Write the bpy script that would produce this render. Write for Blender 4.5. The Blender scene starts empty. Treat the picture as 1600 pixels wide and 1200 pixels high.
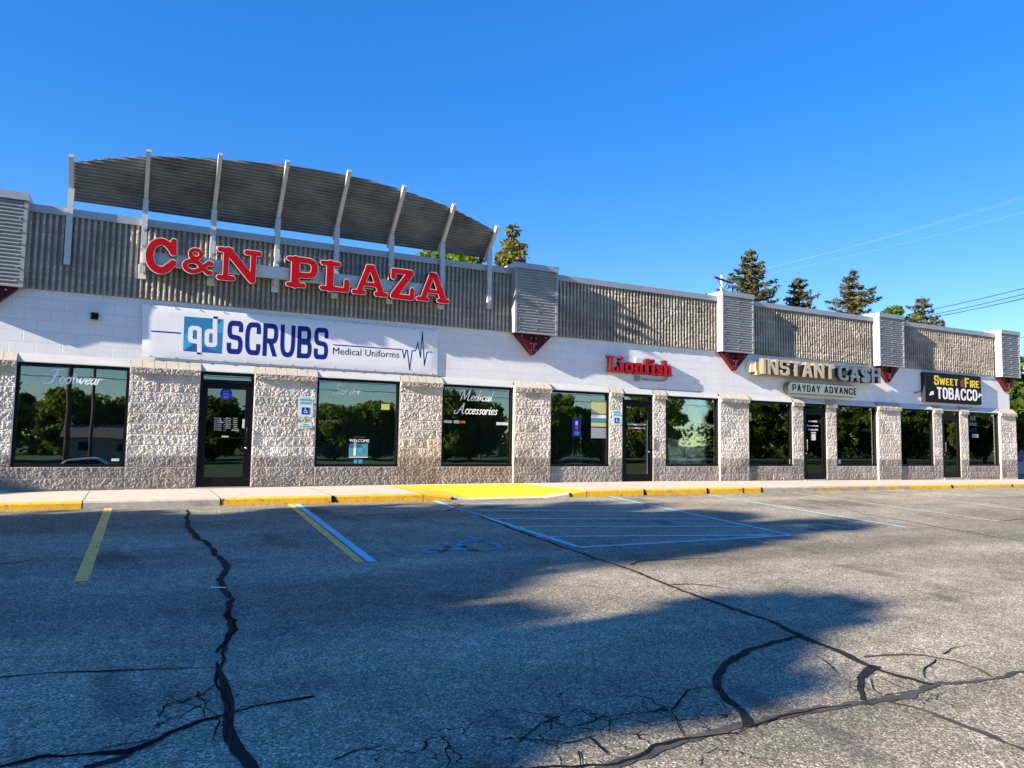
import bpy, bmesh, math, random
import numpy as np
from mathutils import Matrix, Vector
random.seed(7)
sc = bpy.context.scene
COL = sc.collection
R = math.radians

# ------------------------------------------------------------------ camera
F_PX, YAW, PITCH, ROLL, CY, CZ = 1158.6, R(27.0624), R(4.4649), R(0.8955), -15.6557, 0.9819
def _axes():
    cy, sy, cp, sp = math.cos(YAW), math.sin(YAW), math.cos(PITCH), math.sin(PITCH)
    f = np.array([sy*cp, cy*cp, sp]); r = np.array([cy, -sy, 0.0]); u = np.cross(r, f)
    cr, sr = math.cos(ROLL), math.sin(ROLL)
    return cr*r+sr*u, -sr*r+cr*u, f
AR, AU, AF = _axes()
CAM = np.array([0.0, CY, CZ])
cam = bpy.data.cameras.new('camera'); camo = bpy.data.objects.new('camera', cam); COL.objects.link(camo)
cam.lens = 36*F_PX/1600; cam.sensor_width = 36; cam.clip_end = 3000; cam.clip_start = 0.05
camo.matrix_world = Matrix(((AR[0], AU[0], -AF[0], 0), (AR[1], AU[1], -AF[1], CY), (AR[2], AU[2], -AF[2], CZ), (0, 0, 0, 1)))
sc.camera = camo
# ------------------------------------------------------------------ light
SUN_TRAVEL = Vector((1.0, 0.125, -0.36)).normalized()
EL = math.asin(-SUN_TRAVEL.z); ROT = math.atan2(-SUN_TRAVEL.x, -SUN_TRAVEL.y)
SKY_P, SKY_K = .60, 1.32
w = bpy.data.worlds.new("World"); sc.world = w; w.use_nodes = True
nt = w.node_tree; nt.nodes.clear()
sky = nt.nodes.new('ShaderNodeTexSky'); sky.sky_type = 'NISHITA'; sky.sun_disc = False
sky.sun_elevation = EL; sky.sun_rotation = ROT; sky.altitude = 1300; sky.air_density = 1.0; sky.dust_density = 0.0; sky.ozone_density = 1.6
# grade the sky's colour: deeper blue, gentler rise towards the horizon
sp_ = nt.nodes.new('ShaderNodeSeparateColor'); sp_.mode = 'HSV'; cb_ = nt.nodes.new('ShaderNodeCombineColor'); cb_.mode = 'HSV'
def _m(op, a, b, clamp=False):
    n = nt.nodes.new('ShaderNodeMath'); n.operation = op; n.use_clamp = clamp; nt.links.new(a, n.inputs[0]); n.inputs[1].default_value = b; return n.outputs[0]
nt.links.new(sky.outputs[0], sp_.inputs[0])
nt.links.new(_m('ADD', sp_.outputs[0], .012), cb_.inputs[0]); nt.links.new(_m('MINIMUM', _m('MULTIPLY', sp_.outputs[1], 1.43), .955), cb_.inputs[1])
nt.links.new(_m('MULTIPLY', _m('POWER', sp_.outputs[2], SKY_P), SKY_K), cb_.inputs[2])
bg = nt.nodes.new('ShaderNodeBackground'); bg.inputs['Strength'].default_value = 0.10
wo = nt.nodes.new('ShaderNodeOutputWorld')
nt.links.new(cb_.outputs[0], bg.inputs[0]); nt.links.new(bg.outputs[0], wo.inputs[0])
sl = bpy.data.lights.new('sun', 'SUN'); so = bpy.data.objects.new('sun', sl); COL.objects.link(so)
sl.energy = 5.0; sl.angle = R(0.5); sl.color = (1.0, 0.86, 0.68)
so.rotation_euler = SUN_TRAVEL.to_track_quat('-Z', 'Y').to_euler()
sc.view_settings.view_transform = 'Standard'; sc.view_settings.look = 'None'; sc.view_settings.gamma = 1
sc.view_settings.exposure = 1.8
sc.cycles.max_bounces = 8; sc.cycles.transparent_max_bounces = 16

# ------------------------------------------------------------------ helpers
def ray(px, py): return AF + (px-800)/F_PX*AR - (py-600)/F_PX*AU
def F(px, py, y=0.0):                       # pixel of the photograph -> point on the facade plane y
    v = ray(px, py); return CAM + v*((y-CY)/v[1])
LZ, LS, LY = -0.15, 0.037, -2.35
def lotz(y): return LZ + LS*(y-LY)
def G(px, py):                              # pixel -> point on the sloping lot
    v = ray(px, py); n = np.array([0, -LS, 1.0]); return CAM + v*((LZ-LS*LY-n@CAM)/(n@v))
def W(px, py, d):                           # pixel -> point at depth d
    return CAM + ray(px, py)*d

def put(o, parent=None):
    COL.objects.link(o)
    if parent is not None:
        o.parent = parent
        o.matrix_parent_inverse = Matrix.Translation(-parent.location) if parent.type == 'EMPTY' else Matrix()
    return o
def thing(name, loc, label, cat, group=None):
    o = bpy.data.objects.new(name, None); o.location = loc; o.empty_display_size = .2; COL.objects.link(o)
    return tag(o, label, cat, group)
def tag(o, label, cat, group=None, kind=None):
    if label: o['label'] = label
    if cat: o['category'] = cat
    if group: o['group'] = group
    if kind: o['kind'] = kind
    return o
class MB:
    def __init__(s): s.v = []; s.f = []; s.m = []
    def add(s, vs, fs, m=0):
        b = len(s.v); s.v += [tuple(map(float, p)) for p in vs]; s.f += [tuple(i+b for i in f) for f in fs]; s.m += [m]*len(fs); return s
    def box(s, x0, x1, y0, y1, z0, z1, m=0):
        return s.add([(x0,y0,z0),(x1,y0,z0),(x1,y1,z0),(x0,y1,z0),(x0,y0,z1),(x1,y0,z1),(x1,y1,z1),(x0,y1,z1)],
                     [(0,3,2,1),(4,5,6,7),(0,1,5,4),(1,2,6,5),(2,3,7,6),(3,0,4,7)], m)
    def prism(s, poly, d, m=0):             # poly: 3D points, extruded along d
        n = len(poly); d = np.array(d, float); P = [np.array(p, float) for p in poly]
        return s.add(P+[p+d for p in P], [tuple(range(n))[::-1], tuple(range(n, 2*n))]+[(i, (i+1) % n, n+(i+1) % n, n+i) for i in range(n)], m)
    def beam(s, a, b, wx, wy, up=(1, 0, 0), m=0):   # square tube from a to b; wx along 'up'
        a = np.array(a, float); b = np.array(b, float); d = b-a; d /= np.linalg.norm(d); u = np.array(up, float); u -= d*(u@d); u /= np.linalg.norm(u); v = np.cross(d, u)
        c = [(-1,-1),(1,-1),(1,1),(-1,1)]
        vs = [p+u*i*wx/2+v*j*wy/2 for p in (a, b) for i, j in c]
        return s.add(vs, [(0,1,2,3),(7,6,5,4)]+[(i, i+4, (i+1) % 4+4, (i+1) % 4) for i in range(4)], m)
    def tube(s, pts, r, n=8, m=0):
        pts = [np.array(p, float) for p in pts]; rs = r if isinstance(r, (list, tuple)) else [r]*len(pts); rings = []
        for i, p in enumerate(pts):
            d = pts[min(i+1, len(pts)-1)]-pts[max(i-1, 0)]; d /= np.linalg.norm(d)+1e-12
            a = np.array([0, 0, 1.0]) if abs(d[2]) < .9 else np.array([1.0, 0, 0]); u = np.cross(d, a); u /= np.linalg.norm(u); v = np.cross(d, u)
            rings.append([p+rs[i]*(math.cos(t)*u+math.sin(t)*v) for t in np.linspace(0, 2*math.pi, n, endpoint=False)])
        vs = [q for rg in rings for q in rg]; fs = []
        for i in range(len(pts)-1):
            for j in range(n): fs.append((i*n+j, i*n+(j+1) % n, (i+1)*n+(j+1) % n, (i+1)*n+j))
        fs += [tuple(range(n))[::-1], tuple(range((len(pts)-1)*n, len(pts)*n))]
        return s.add(vs, fs, m)
    def grid(s, P, m=0):                    # P: array (a,b,3)
        a, b = P.shape[:2]; i = np.arange(a*b).reshape(a, b)
        fs = np.stack([i[:-1,:-1], i[1:,:-1], i[1:,1:], i[:-1,1:]], -1).reshape(-1, 4)
        return s.add(P.reshape(-1, 3), [tuple(q) for q in fs.tolist()], m)
    def build(s, name, mats, parent=None, smooth=False):
        me = bpy.data.meshes.new(name); me.from_pydata(s.v, [], s.f)
        for q in (mats if isinstance(mats, (list, tuple)) else [mats]): me.materials.append(q)
        if any(s.m): me.polygons.foreach_set('material_index', s.m)
        if smooth: me.polygons.foreach_set('use_smooth', [True]*len(s.f))
        me.update()
        return put(bpy.data.objects.new(name, me), parent)

_rng = np.random.default_rng(3)
_LAT = _rng.random((257, 257))
def vnoise(x, y):
    x = np.asarray(x) % 256; y = np.asarray(y) % 256
    i = np.floor(x).astype(int); j = np.floor(y).astype(int); a = x-i; b = y-j; a = a*a*(3-2*a); b = b*b*(3-2*b)
    return _LAT[i, j]*(1-a)*(1-b)+_LAT[i+1, j]*a*(1-b)+_LAT[i, j+1]*(1-a)*b+_LAT[i+1, j+1]*a*b

# ------------------------------------------------------------------ materials
def N(nt, t, **k):
    n = nt.nodes.new(t)
    for a, b in k.items():
        if a in n.inputs: n.inputs[a].default_value = b
        else: setattr(n, a, b)
    return n
def mat(name, col, rough=.7, metal=0.0, var=0.0, vscale=3.0, bump=0.0, bscale=60.0, spec=.5, dirt=None, dscale=1.2, dlo=.55, dhi=.75, stretch=None):
    m = bpy.data.materials.new(name); m.use_nodes = True; t = m.node_tree; p = t.nodes['Principled BSDF']; L = t.links.new
    p.inputs['Roughness'].default_value = rough; p.inputs['Metallic'].default_value = metal; p.inputs['Specular IOR Level'].default_value = spec
    p.inputs['Base Color'].default_value = (*col, 1)
    tc = N(t, 'ShaderNodeTexCoord'); src = tc.outputs['Object']
    if stretch:
        mp = N(t, 'ShaderNodeMapping'); mp.inputs['Scale'].default_value = stretch; L(src, mp.inputs[0]); ssrc = mp.outputs[0]
    else: ssrc = src
    cur = None
    if var:
        n = N(t, 'ShaderNodeTexNoise', Scale=vscale, Detail=6.0, Roughness=.6); L(ssrc, n.inputs['Vector'])
        r = N(t, 'ShaderNodeMapRange'); r.inputs['From Min'].default_value = .3; r.inputs['From Max'].default_value = .7
        r.inputs['To Min'].default_value = 1-var; r.inputs['To Max'].default_value = 1+var; L(n.outputs['Fac'], r.inputs['Value'])
        v = N(t, 'ShaderNodeMix'); v.data_type = 'RGBA'; v.blend_type = 'MULTIPLY'; v.inputs['Factor'].default_value = 1
        v.inputs['A'].default_value = (*col, 1); cb = N(t, 'ShaderNodeCombineColor')
        for i in range(3): L(r.outputs[0], cb.inputs[i])
        L(cb.outputs[0], v.inputs['B']); 
        v.inputs[6].default_value = (*col, 1); L(cb.outputs[0], v.inputs[7]); cur = v.outputs[2]
    if dirt:
        n = N(t, 'ShaderNodeTexNoise', Scale=dscale, Detail=8.0, Roughness=.65); L(ssrc, n.inputs['Vector'])
        r = N(t, 'ShaderNodeMapRange'); r.inputs['From Min'].default_value = dlo; r.inputs['From Max'].default_value = dhi; L(n.outputs['Fac'], r.inputs['Value'])
        v = N(t, 'ShaderNodeMix'); v.data_type = 'RGBA'; L(r.outputs[0], v.inputs[0])
        if cur: L(cur, v.inputs[6])
        else: v.inputs[6].default_value = (*col, 1)
        v.inputs[7].default_value = (*dirt, 1); cur = v.outputs[2]
    if cur: L(cur, p.inputs['Base Color'])
    if bump:
        n = N(t, 'ShaderNodeTexNoise', Scale=bscale, Detail=5.0); L(src, n.inputs['Vector'])
        b = N(t, 'ShaderNodeBump', Strength=bump, Distance=.01); L(n.outputs['Fac'], b.inputs['Height']); L(b.outputs[0], p.inputs['Normal'])
    return m
def blockwall(name, col, mort, bw=.4064, bh=.2032, msize=.006, rough=.6, bump=.35, rough_bump=.2, z0=0.0, x0=0.0):
    m = mat(name, col, rough); t = m.node_tree; L = t.links.new; p = t.nodes['Principled BSDF']
    tc = N(t, 'ShaderNodeTexCoord'); sp = N(t, 'ShaderNodeSeparateXYZ'); L(tc.outputs['Object'], sp.inputs[0]); cb = N(t, 'ShaderNodeCombineXYZ')
    ax = N(t, 'ShaderNodeMath', operation='ADD'); L(sp.outputs[0], ax.inputs[0]); ax.inputs[1].default_value = 40.64-x0
    az = N(t, 'ShaderNodeMath', operation='ADD'); L(sp.outputs[2], az.inputs[0]); az.inputs[1].default_value = 4.064-z0
    L(ax.outputs[0], cb.inputs[0]); L(az.outputs[0], cb.inputs[1])
    b = N(t, 'ShaderNodeTexBrick'); b.inputs['Scale'].default_value = 1; b.inputs['Mortar Size'].default_value = msize; b.inputs['Mortar Smooth'].default_value = .5
    b.inputs['Brick Width'].default_value = bw; b.inputs['Row Height'].default_value = bh; b.inputs['Bias'].default_value = 0
    b.inputs['Color1'].default_value = (*col, 1); b.inputs['Color2'].default_value = (*[c*.96 for c in col], 1); b.inputs['Mortar'].default_value = (*mort, 1)
    L(cb.outputs[0], b.inputs['Vector']); 
    n2 = N(t, 'ShaderNodeTexNoise', Scale=1.3, Detail=7.0, Roughness=.65); L(tc.outputs['Object'], n2.inputs['Vector'])
    r2 = N(t, 'ShaderNodeMapRange'); r2.inputs['From Min'].default_value = .35; r2.inputs['From Max'].default_value = .7; r2.inputs['To Min'].default_value = 1.0; r2.inputs['To Max'].default_value = .88; L(n2.outputs['Fac'], r2.inputs['Value'])
    hv = N(t, 'ShaderNodeHueSaturation'); L(b.outputs['Color'], hv.inputs['Color']); L(r2.outputs[0], hv.inputs['Value']); L(hv.outputs[0], p.inputs['Base Color'])
    n = N(t, 'ShaderNodeTexNoise', Scale=45.0, Detail=4.0); L(tc.outputs['Object'], n.inputs['Vector'])
    inv = N(t, 'ShaderNodeMath', operation='MULTIPLY_ADD'); L(b.outputs['Fac'], inv.inputs[0]); inv.inputs[1].default_value = -1.0; inv.inputs[2].default_value = 1.0
    ad = N(t, 'ShaderNodeMath', operation='MULTIPLY_ADD'); L(n.outputs['Fac'], ad.inputs[0]); ad.inputs[1].default_value = rough_bump; L(inv.outputs[0], ad.inputs[2])
    bp = N(t, 'ShaderNodeBump', Strength=bump, Distance=.006); L(ad.outputs[0], bp.inputs['Height']); L(bp.outputs[0], p.inputs['Normal'])
    return m
def asphalt(name):
    m = bpy.data.materials.new(name); m.use_nodes = True; t = m.node_tree; L = t.links.new; p = t.nodes['Principled BSDF']
    p.inputs['Roughness'].default_value = .9; p.inputs['Specular IOR Level'].default_value = .2
    tc = N(t, 'ShaderNodeTexCoord'); O = tc.outputs['Object']
    v = N(t, 'ShaderNodeTexVoronoi', Scale=88.0); L(O, v.inputs['Vector'])
    v2 = N(t, 'ShaderNodeTexVoronoi', Scale=190.0); L(O, v2.inputs['Vector'])
    sepc = N(t, 'ShaderNodeSeparateColor'); L(v.outputs['Color'], sepc.inputs[0]); sep2 = N(t, 'ShaderNodeSeparateColor'); L(v2.outputs['Color'], sep2.inputs[0])
    mx = N(t, 'ShaderNodeMath', operation='MULTIPLY_ADD'); L(sepc.outputs[0], mx.inputs[0]); mx.inputs[1].default_value = .6
    mm = N(t, 'ShaderNodeMath', operation='MULTIPLY'); L(sep2.outputs[1], mm.inputs[0]); mm.inputs[1].default_value = .4; L(mm.outputs[0], mx.inputs[2])
    cr = N(t, 'ShaderNodeValToRGB'); e = cr.color_ramp.elements
    e[0].position = 0; e[0].color = (.070, .064, .052, 1); e[1].position = 1; e[1].color = (1.0, .92, .68, 1)
    q = e.new(.45); q.color = (.200, .184, .145, 1); q = e.new(.72); q.color = (.375, .342, .262, 1); q = e.new(.86); q.color = (.56, .51, .385, 1); L(mx.outputs[0], cr.inputs[0])
    n = N(t, 'ShaderNodeTexNoise', Scale=.55, Detail=9.0, Roughness=.62); 
    mp = N(t, 'ShaderNodeMapping'); mp.inputs['Scale'].default_value = (.55, 1.0, 1.0); L(O, mp.inputs[0]); L(mp.outputs[0], n.inputs['Vector'])
    r = N(t, 'ShaderNodeMapRange'); r.inputs['From Min'].default_value = .3; r.inputs['From Max'].default_value = .72; r.inputs['To Min'].default_value = .58; r.inputs['To Max'].default_value = 1.36; L(n.outputs['Fac'], r.inputs['Value'])
    n3 = N(t, 'ShaderNodeTexNoise', Scale=6.0, Detail=5.0); L(O, n3.inputs['Vector'])
    r3 = N(t, 'ShaderNodeMapRange'); r3.inputs['From Min'].default_value = .3; r3.inputs['From Max'].default_value = .7; r3.inputs['To Min'].default_value = .85; r3.inputs['To Max'].default_value = 1.15; L(n3.outputs['Fac'], r3.inputs['Value'])
    n4 = N(t, 'ShaderNodeTexNoise', Scale=1.0, Detail=3.0); mp4 = N(t, 'ShaderNodeMapping'); mp4.inputs['Scale'].default_value = (.10, .75, 1.0); mp4.inputs['Rotation'].default_value = (0, 0, .12); L(O, mp4.inputs[0]); L(mp4.outputs[0], n4.inputs['Vector'])
    r4 = N(t, 'ShaderNodeMapRange'); r4.inputs['From Min'].default_value = .4; r4.inputs['From Max'].default_value = .6; r4.inputs['To Min'].default_value = .80; r4.inputs['To Max'].default_value = 1.16; L(n4.outputs['Fac'], r4.inputs['Value'])
    pm0 = N(t, 'ShaderNodeMath', operation='MULTIPLY'); L(r.outputs[0], pm0.inputs[0]); L(r4.outputs[0], pm0.inputs[1])
    pm = N(t, 'ShaderNodeMath', operation='MULTIPLY'); L(pm0.outputs[0], pm.inputs[0]); L(r3.outputs[0], pm.inputs[1])
    h = N(t, 'ShaderNodeHueSaturation'); L(cr.outputs[0], h.inputs['Color']); L(pm.outputs[0], h.inputs['Value'])
    wn = N(t, 'ShaderNodeTexNoise', Scale=5.0, Detail=4.0); L(O, wn.inputs['Vector']); wv = N(t, 'ShaderNodeVectorMath', operation='MULTIPLY_ADD'); L(wn.outputs['Color'], wv.inputs[0]); wv.inputs[1].default_value = (.35, .35, 0); L(O, wv.inputs[2])
    ve = N(t, 'ShaderNodeTexVoronoi', Scale=3.2); ve.feature = 'DISTANCE_TO_EDGE'; L(wv.outputs[0], ve.inputs['Vector'])
    tot = None
    for c, rad in ((tuple(G(970, 1140)), 1.0), (tuple(G(305, 1108)), .42), (tuple(G(1395, 1075)), .42), (tuple(G(700, 1195)), .5)):
        dn = N(t, 'ShaderNodeVectorMath', operation='DISTANCE'); L(O, dn.inputs[0]); dn.inputs[1].default_value = c
        rr0 = N(t, 'ShaderNodeMapRange'); rr0.inputs['From Min'].default_value = rad; rr0.inputs['From Max'].default_value = rad*.55; L(dn.outputs['Value'], rr0.inputs['Value'])
        if tot is None: tot = rr0.outputs[0]
        else: mxx = N(t, 'ShaderNodeMath', operation='MAXIMUM'); L(tot, mxx.inputs[0]); L(rr0.outputs[0], mxx.inputs[1]); tot = mxx.outputs[0]
    wdn = N(t, 'ShaderNodeMath', operation='MULTIPLY'); L(tot, wdn.inputs[0]); wdn.inputs[1].default_value = .012
    lt = N(t, 'ShaderNodeMath', operation='LESS_THAN'); L(ve.outputs['Distance'], lt.inputs[0]); L(wdn.outputs[0], lt.inputs[1])
    ck = N(t, 'ShaderNodeMix'); ck.data_type = 'RGBA'; L(lt.outputs[0], ck.inputs[0]); L(h.outputs[0], ck.inputs[6]); ck.inputs[7].default_value = (.012, .012, .012, 1)
    so_ = N(t, 'ShaderNodeTexNoise', Scale=1.1, Detail=3.0, Roughness=.5); mo = N(t, 'ShaderNodeMapping'); mo.inputs['Scale'].default_value = (1.3, .55, 1); mo.inputs['Location'].default_value = (3.1, 7.7, 0); L(O, mo.inputs[0]); L(mo.outputs[0], so_.inputs['Vector'])
    ro = N(t, 'ShaderNodeMapRange'); ro.inputs['From Min'].default_value = .62; ro.inputs['From Max'].default_value = .72; ro.inputs['To Max'].default_value = .55; L(so_.outputs['Fac'], ro.inputs['Value'])
    oil = N(t, 'ShaderNodeMix'); oil.data_type = 'RGBA'; L(ro.outputs[0], oil.inputs[0]); L(ck.outputs[2], oil.inputs[6]); oil.inputs[7].default_value = (.05, .048, .045, 1); L(oil.outputs[2], p.inputs['Base Color'])
    b = N(t, 'ShaderNodeBump', Strength=.5, Distance=.004); L(v.outputs['Distance'], b.inputs['Height']); b.invert = True; L(b.outputs[0], p.inputs['Normal'])
    return m
def leafmat(name, c1, c2, trans=.35):
    m = bpy.data.materials.new(name); m.use_nodes = True; t = m.node_tree; L = t.links.new; t.nodes.remove(t.nodes['Principled BSDF']); out = t.nodes['Material Output']
    g = N(t, 'ShaderNodeTexNoise', Scale=.9, Detail=3.0); tc = N(t, 'ShaderNodeTexCoord'); L(tc.outputs['Object'], g.inputs['Vector'])
    g2 = N(t, 'ShaderNodeTexWhiteNoise'); geo = N(t, 'ShaderNodeNewGeometry'); L(geo.outputs['Random Per Island'], g2.inputs['Vector'])
    a = N(t, 'ShaderNodeMath', operation='MULTIPLY_ADD'); L(g2.outputs[0], a.inputs[0]); a.inputs[1].default_value = .5
    sm = N(t, 'ShaderNodeMath', operation='MULTIPLY_ADD'); L(g.outputs['Fac'], sm.inputs[0]); sm.inputs[1].default_value = 1.4; sm.inputs[2].default_value = -.45; L(sm.outputs[0], a.inputs[2])
    x = N(t, 'ShaderNodeMix'); x.data_type = 'RGBA'; x.clamp_factor = True; L(a.outputs[0], x.inputs[0]); x.inputs[6].default_value = (*c1, 1); x.inputs[7].default_value = (*c2, 1)
    d = N(t, 'ShaderNodeBsdfDiffuse'); L(x.outputs[2], d.inputs[0]); tr = N(t, 'ShaderNodeBsdfTranslucent'); L(x.outputs[2], tr.inputs[0])
    ms = N(t, 'ShaderNodeMixShader'); ms.inputs[0].default_value = trans; L(d.outputs[0], ms.inputs[1]); L(tr.outputs[0], ms.inputs[2]); L(ms.outputs[0], out.inputs[0])
    return m
def glassmat(name, tint, refl):
    m = bpy.data.materials.new(name); m.use_nodes = True; t = m.node_tree; L = t.links.new; t.nodes.remove(t.nodes['Principled BSDF']); out = t.nodes['Material Output']
    tr = N(t, 'ShaderNodeBsdfTransparent'); tr.inputs[0].default_value = (*tint, 1); gl = N(t, 'ShaderNodeBsdfGlossy', Roughness=0.0); gl.inputs[0].default_value = (.86, .96, 1.0, 1)
    n = N(t, 'ShaderNodeTexNoise', Scale=1.4, Detail=1.0); tc = N(t, 'ShaderNodeTexCoord'); L(tc.outputs['Object'], n.inputs['Vector'])
    b = N(t, 'ShaderNodeBump', Strength=.035, Distance=.02); L(n.outputs['Fac'], b.inputs['Height']); L(b.outputs[0], gl.inputs['Normal'])
    fr = N(t, 'ShaderNodeFresnel', IOR=1.5); mr = N(t, 'ShaderNodeMath', operation='MULTIPLY_ADD'); L(fr.outputs[0], mr.inputs[0]); mr.inputs[1].default_value = 1.3; mr.inputs[2].default_value = refl
    ms = N(t, 'ShaderNodeMixShader'); L(mr.outputs[0], ms.inputs[0]); L(tr.outputs[0], ms.inputs[1]); L(gl.outputs[0], ms.inputs[2]); L(ms.outputs[0], out.inputs[0])
    return m
def attrmat(name, attr, rough=.9, bump=.25, bscale=120.0, lo=.70, hi=1.14):       # base colour stored per vertex (block tone and mortar)
    m = bpy.data.materials.new(name); m.use_nodes = True; t = m.node_tree; L = t.links.new; p = t.nodes['Principled BSDF']; p.inputs['Roughness'].default_value = rough; p.inputs['Specular IOR Level'].default_value = .2
    a = N(t, 'ShaderNodeVertexColor'); a.layer_name = attr
    tc = N(t, 'ShaderNodeTexCoord'); n = N(t, 'ShaderNodeTexNoise', Scale=bscale, Detail=4.0); L(tc.outputs['Object'], n.inputs['Vector'])
    n2 = N(t, 'ShaderNodeTexNoise', Scale=.9, Detail=8.0, Roughness=.7); L(tc.outputs['Object'], n2.inputs['Vector'])
    r2 = N(t, 'ShaderNodeMapRange'); r2.inputs['From Min'].default_value = .35; r2.inputs['From Max'].default_value = .65; r2.inputs['To Min'].default_value = lo; r2.inputs['To Max'].default_value = hi; L(n2.outputs['Fac'], r2.inputs['Value'])
    r1 = N(t, 'ShaderNodeMapRange'); r1.inputs['From Min'].default_value = .3; r1.inputs['From Max'].default_value = .7; r1.inputs['To Min'].default_value = .75; r1.inputs['To Max'].default_value = 1.25; L(n.outputs['Fac'], r1.inputs['Value'])
    pm = N(t, 'ShaderNodeMath', operation='MULTIPLY'); L(r1.outputs[0], pm.inputs[0]); L(r2.outputs[0], pm.inputs[1])
    h = N(t, 'ShaderNodeHueSaturation'); L(a.outputs[0], h.inputs['Color']); L(pm.outputs[0], h.inputs['Value']); L(h.outputs[0], p.inputs['Base Color'])
    b = N(t, 'ShaderNodeBump', Strength=bump, Distance=.006); L(n.outputs['Fac'], b.inputs['Height']); L(b.outputs[0], p.inputs['Normal'])
    return m
M = {}
M['asphalt'] = asphalt('asphalt')
M['street'] = mat('street_asphalt', (.07, .07, .07), .9, var=.3)
M['grass'] = mat('grass', (.06, .10, .025), .9, var=.5, vscale=2, bump=.5, bscale=30)
M['concrete'] = mat('concrete', (.52, .46, .385), .85, var=.10, vscale=2.5, bump=.15, bscale=90, dirt=(.36, .31, .25), dscale=1.1, dlo=.56, dhi=.86)
M['curb'] = mat('curb_concrete', (.42, .37, .31), .9, var=.2, vscale=5, bump=.4, bscale=70, dirt=(.16, .14, .12), dscale=3, dlo=.55, dhi=.8)
M['yellow'] = mat('yellow_paint', (.86, .44, .015), .7, var=.12, vscale=6, bump=.5, bscale=45, dirt=(.30, .22, .12), dscale=9, dlo=.54, dhi=.66)
M['yellow_thin'] = mat('worn_yellow_paint', (.60, .38, .05), .8, var=.15, vscale=6, bump=.4, bscale=45, dirt=(.33, .29, .24), dscale=5, dlo=.42, dhi=.58)
M['yellow_ramp'] = mat('ramp_yellow_paint', (.94, .58, .02), .6, var=.06, vscale=3, bump=.1, dirt=(.52, .40, .18), dscale=5, dlo=.56, dhi=.80)
M['line_y'] = mat('line_yellow', (1.0, .55, .14), .8, var=.18, vscale=9, bump=.3, bscale=70, dirt=(.12, .115, .10), dscale=16, dlo=.60, dhi=.68)
M['line_pale'] = mat('line_faded', (.48, .44, .33), .8, var=.2, vscale=9, bump=.3, bscale=70, dirt=(.14, .135, .12), dscale=12, dlo=.50, dhi=.62)
M['line_b'] = mat('line_blue', (.22, .62, .74), .8, var=.15, vscale=9, bump=.3, bscale=70, dirt=(.10, .12, .13), dscale=16, dlo=.62, dhi=.70)
M['line_bp'] = mat('line_pale_blue', (.30, .55, .65), .8, var=.2, vscale=9, bump=.3, bscale=70, dirt=(.13, .13, .12), dscale=14, dlo=.56, dhi=.66)
M['line_bw'] = mat('line_worn_blue', (.22, .64, .76), .8, var=.2, vscale=9, bump=.3, bscale=70, dirt=(.10, .105, .105), dscale=5, dlo=.50, dhi=.58)
M['line_bpw'] = mat('line_ghost_blue', (.28, .46, .54), .8, var=.2, vscale=9, dirt=(.24, .225, .19), dscale=9, dlo=.40, dhi=.56)
M['tar'] = mat('tar_sealant', (.018, .018, .020), .85, spec=.15, var=.35, vscale=7, bump=.3, bscale=40)
M['tar_grey'] = mat('worn_tar_sealant', (.062, .060, .058), .75, spec=.2, var=.3, vscale=5, bump=.3, bscale=40, dirt=(.03, .03, .03), dscale=4, dlo=.55, dhi=.68)
M['crack'] = mat('open_crack', (.010, .010, .011), .95, spec=.05)
M['white'] = blockwall('white_painted_block', (.80, .80, .80), (.66, .66, .67), z0=2.43, x0=-1.0, msize=.007, bump=.5, rough_bump=.45)
M['split'] = attrmat('split_face_block', 'tone')
M['fluted'] = attrmat('fluted_block', 'tone', bump=.6, bscale=90, lo=.52, hi=1.2)
M['split_top'] = mat('cap_block_top', (.46, .42, .34), .9, var=.12, vscale=8, bump=.3, bscale=80)
M['smooth_block'] = blockwall('smooth_block', (.30, .28, .25), (.36, .34, .3), rough=.9, rough_bump=.5)
M['flash'] = mat('grey_flashing', (.55, .55, .54), .5, var=.08, vscale=2, dirt=(.42, .42, .42), dscale=1.5, stretch=(.4, 1, 3))
M['cope'] = mat('metal_coping', (.34, .355, .37), .42, .35, var=.08, vscale=1.5)
M['galv'] = mat('galvanised_sheet', (.26, .28, .29), .55, .25, var=.06, vscale=1.2, dirt=(.20, .215, .22), dscale=1.0, dlo=.5, dhi=.8)
M['galv_old'] = mat('dirty_corrugated_sheet', (.20, .205, .205), .6, .25, var=.25, vscale=1.3, dirt=(.09, .088, .082), dscale=1.4, dlo=.48, dhi=.72, stretch=(1, 1, 2))
M['trim'] = mat('light_metal_trim', (.30, .31, .32), .5, .2, var=.05)
M['steel'] = mat('painted_steel_tube', (.50, .52, .52), .5, .2, var=.07, vscale=3, dirt=(.34, .34, .33), dscale=2.5, dlo=.6, dhi=.8)
M['bolt'] = mat('bolt_steel', (.5, .5, .5), .35, .9)
M['bracket'] = mat('dark_red_steel', (.065, .006, .010), .5, var=.08, spec=.2)
M['black'] = mat('black_aluminium', (.005, .005, .006), .45, spec=.15)
M['darkgrey'] = mat('dark_grey_metal', (.02, .02, .022), .5, spec=.2)
M['chrome'] = mat('satin_metal', (.6, .6, .6), .25, 1.0)
M['glass'] = glassmat('window_glass', (.93, .975, .965), .075)
M['glass_dark'] = glassmat('dark_door_glass', (.35, .38, .40), .10)
M['interior'] = mat('shop_interior', (.26, .26, .26), .9)
M['roof'] = mat('roof_membrane', (.25, .25, .25), .9, var=.1)
M['wallside'] = blockwall('side_wall_block', (.42, .39, .34), (.5, .48, .44), rough=.9)
M['red'] = mat('red_acrylic', (.44, .002, .005), .55, var=.06, vscale=2, spec=.15)
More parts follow.
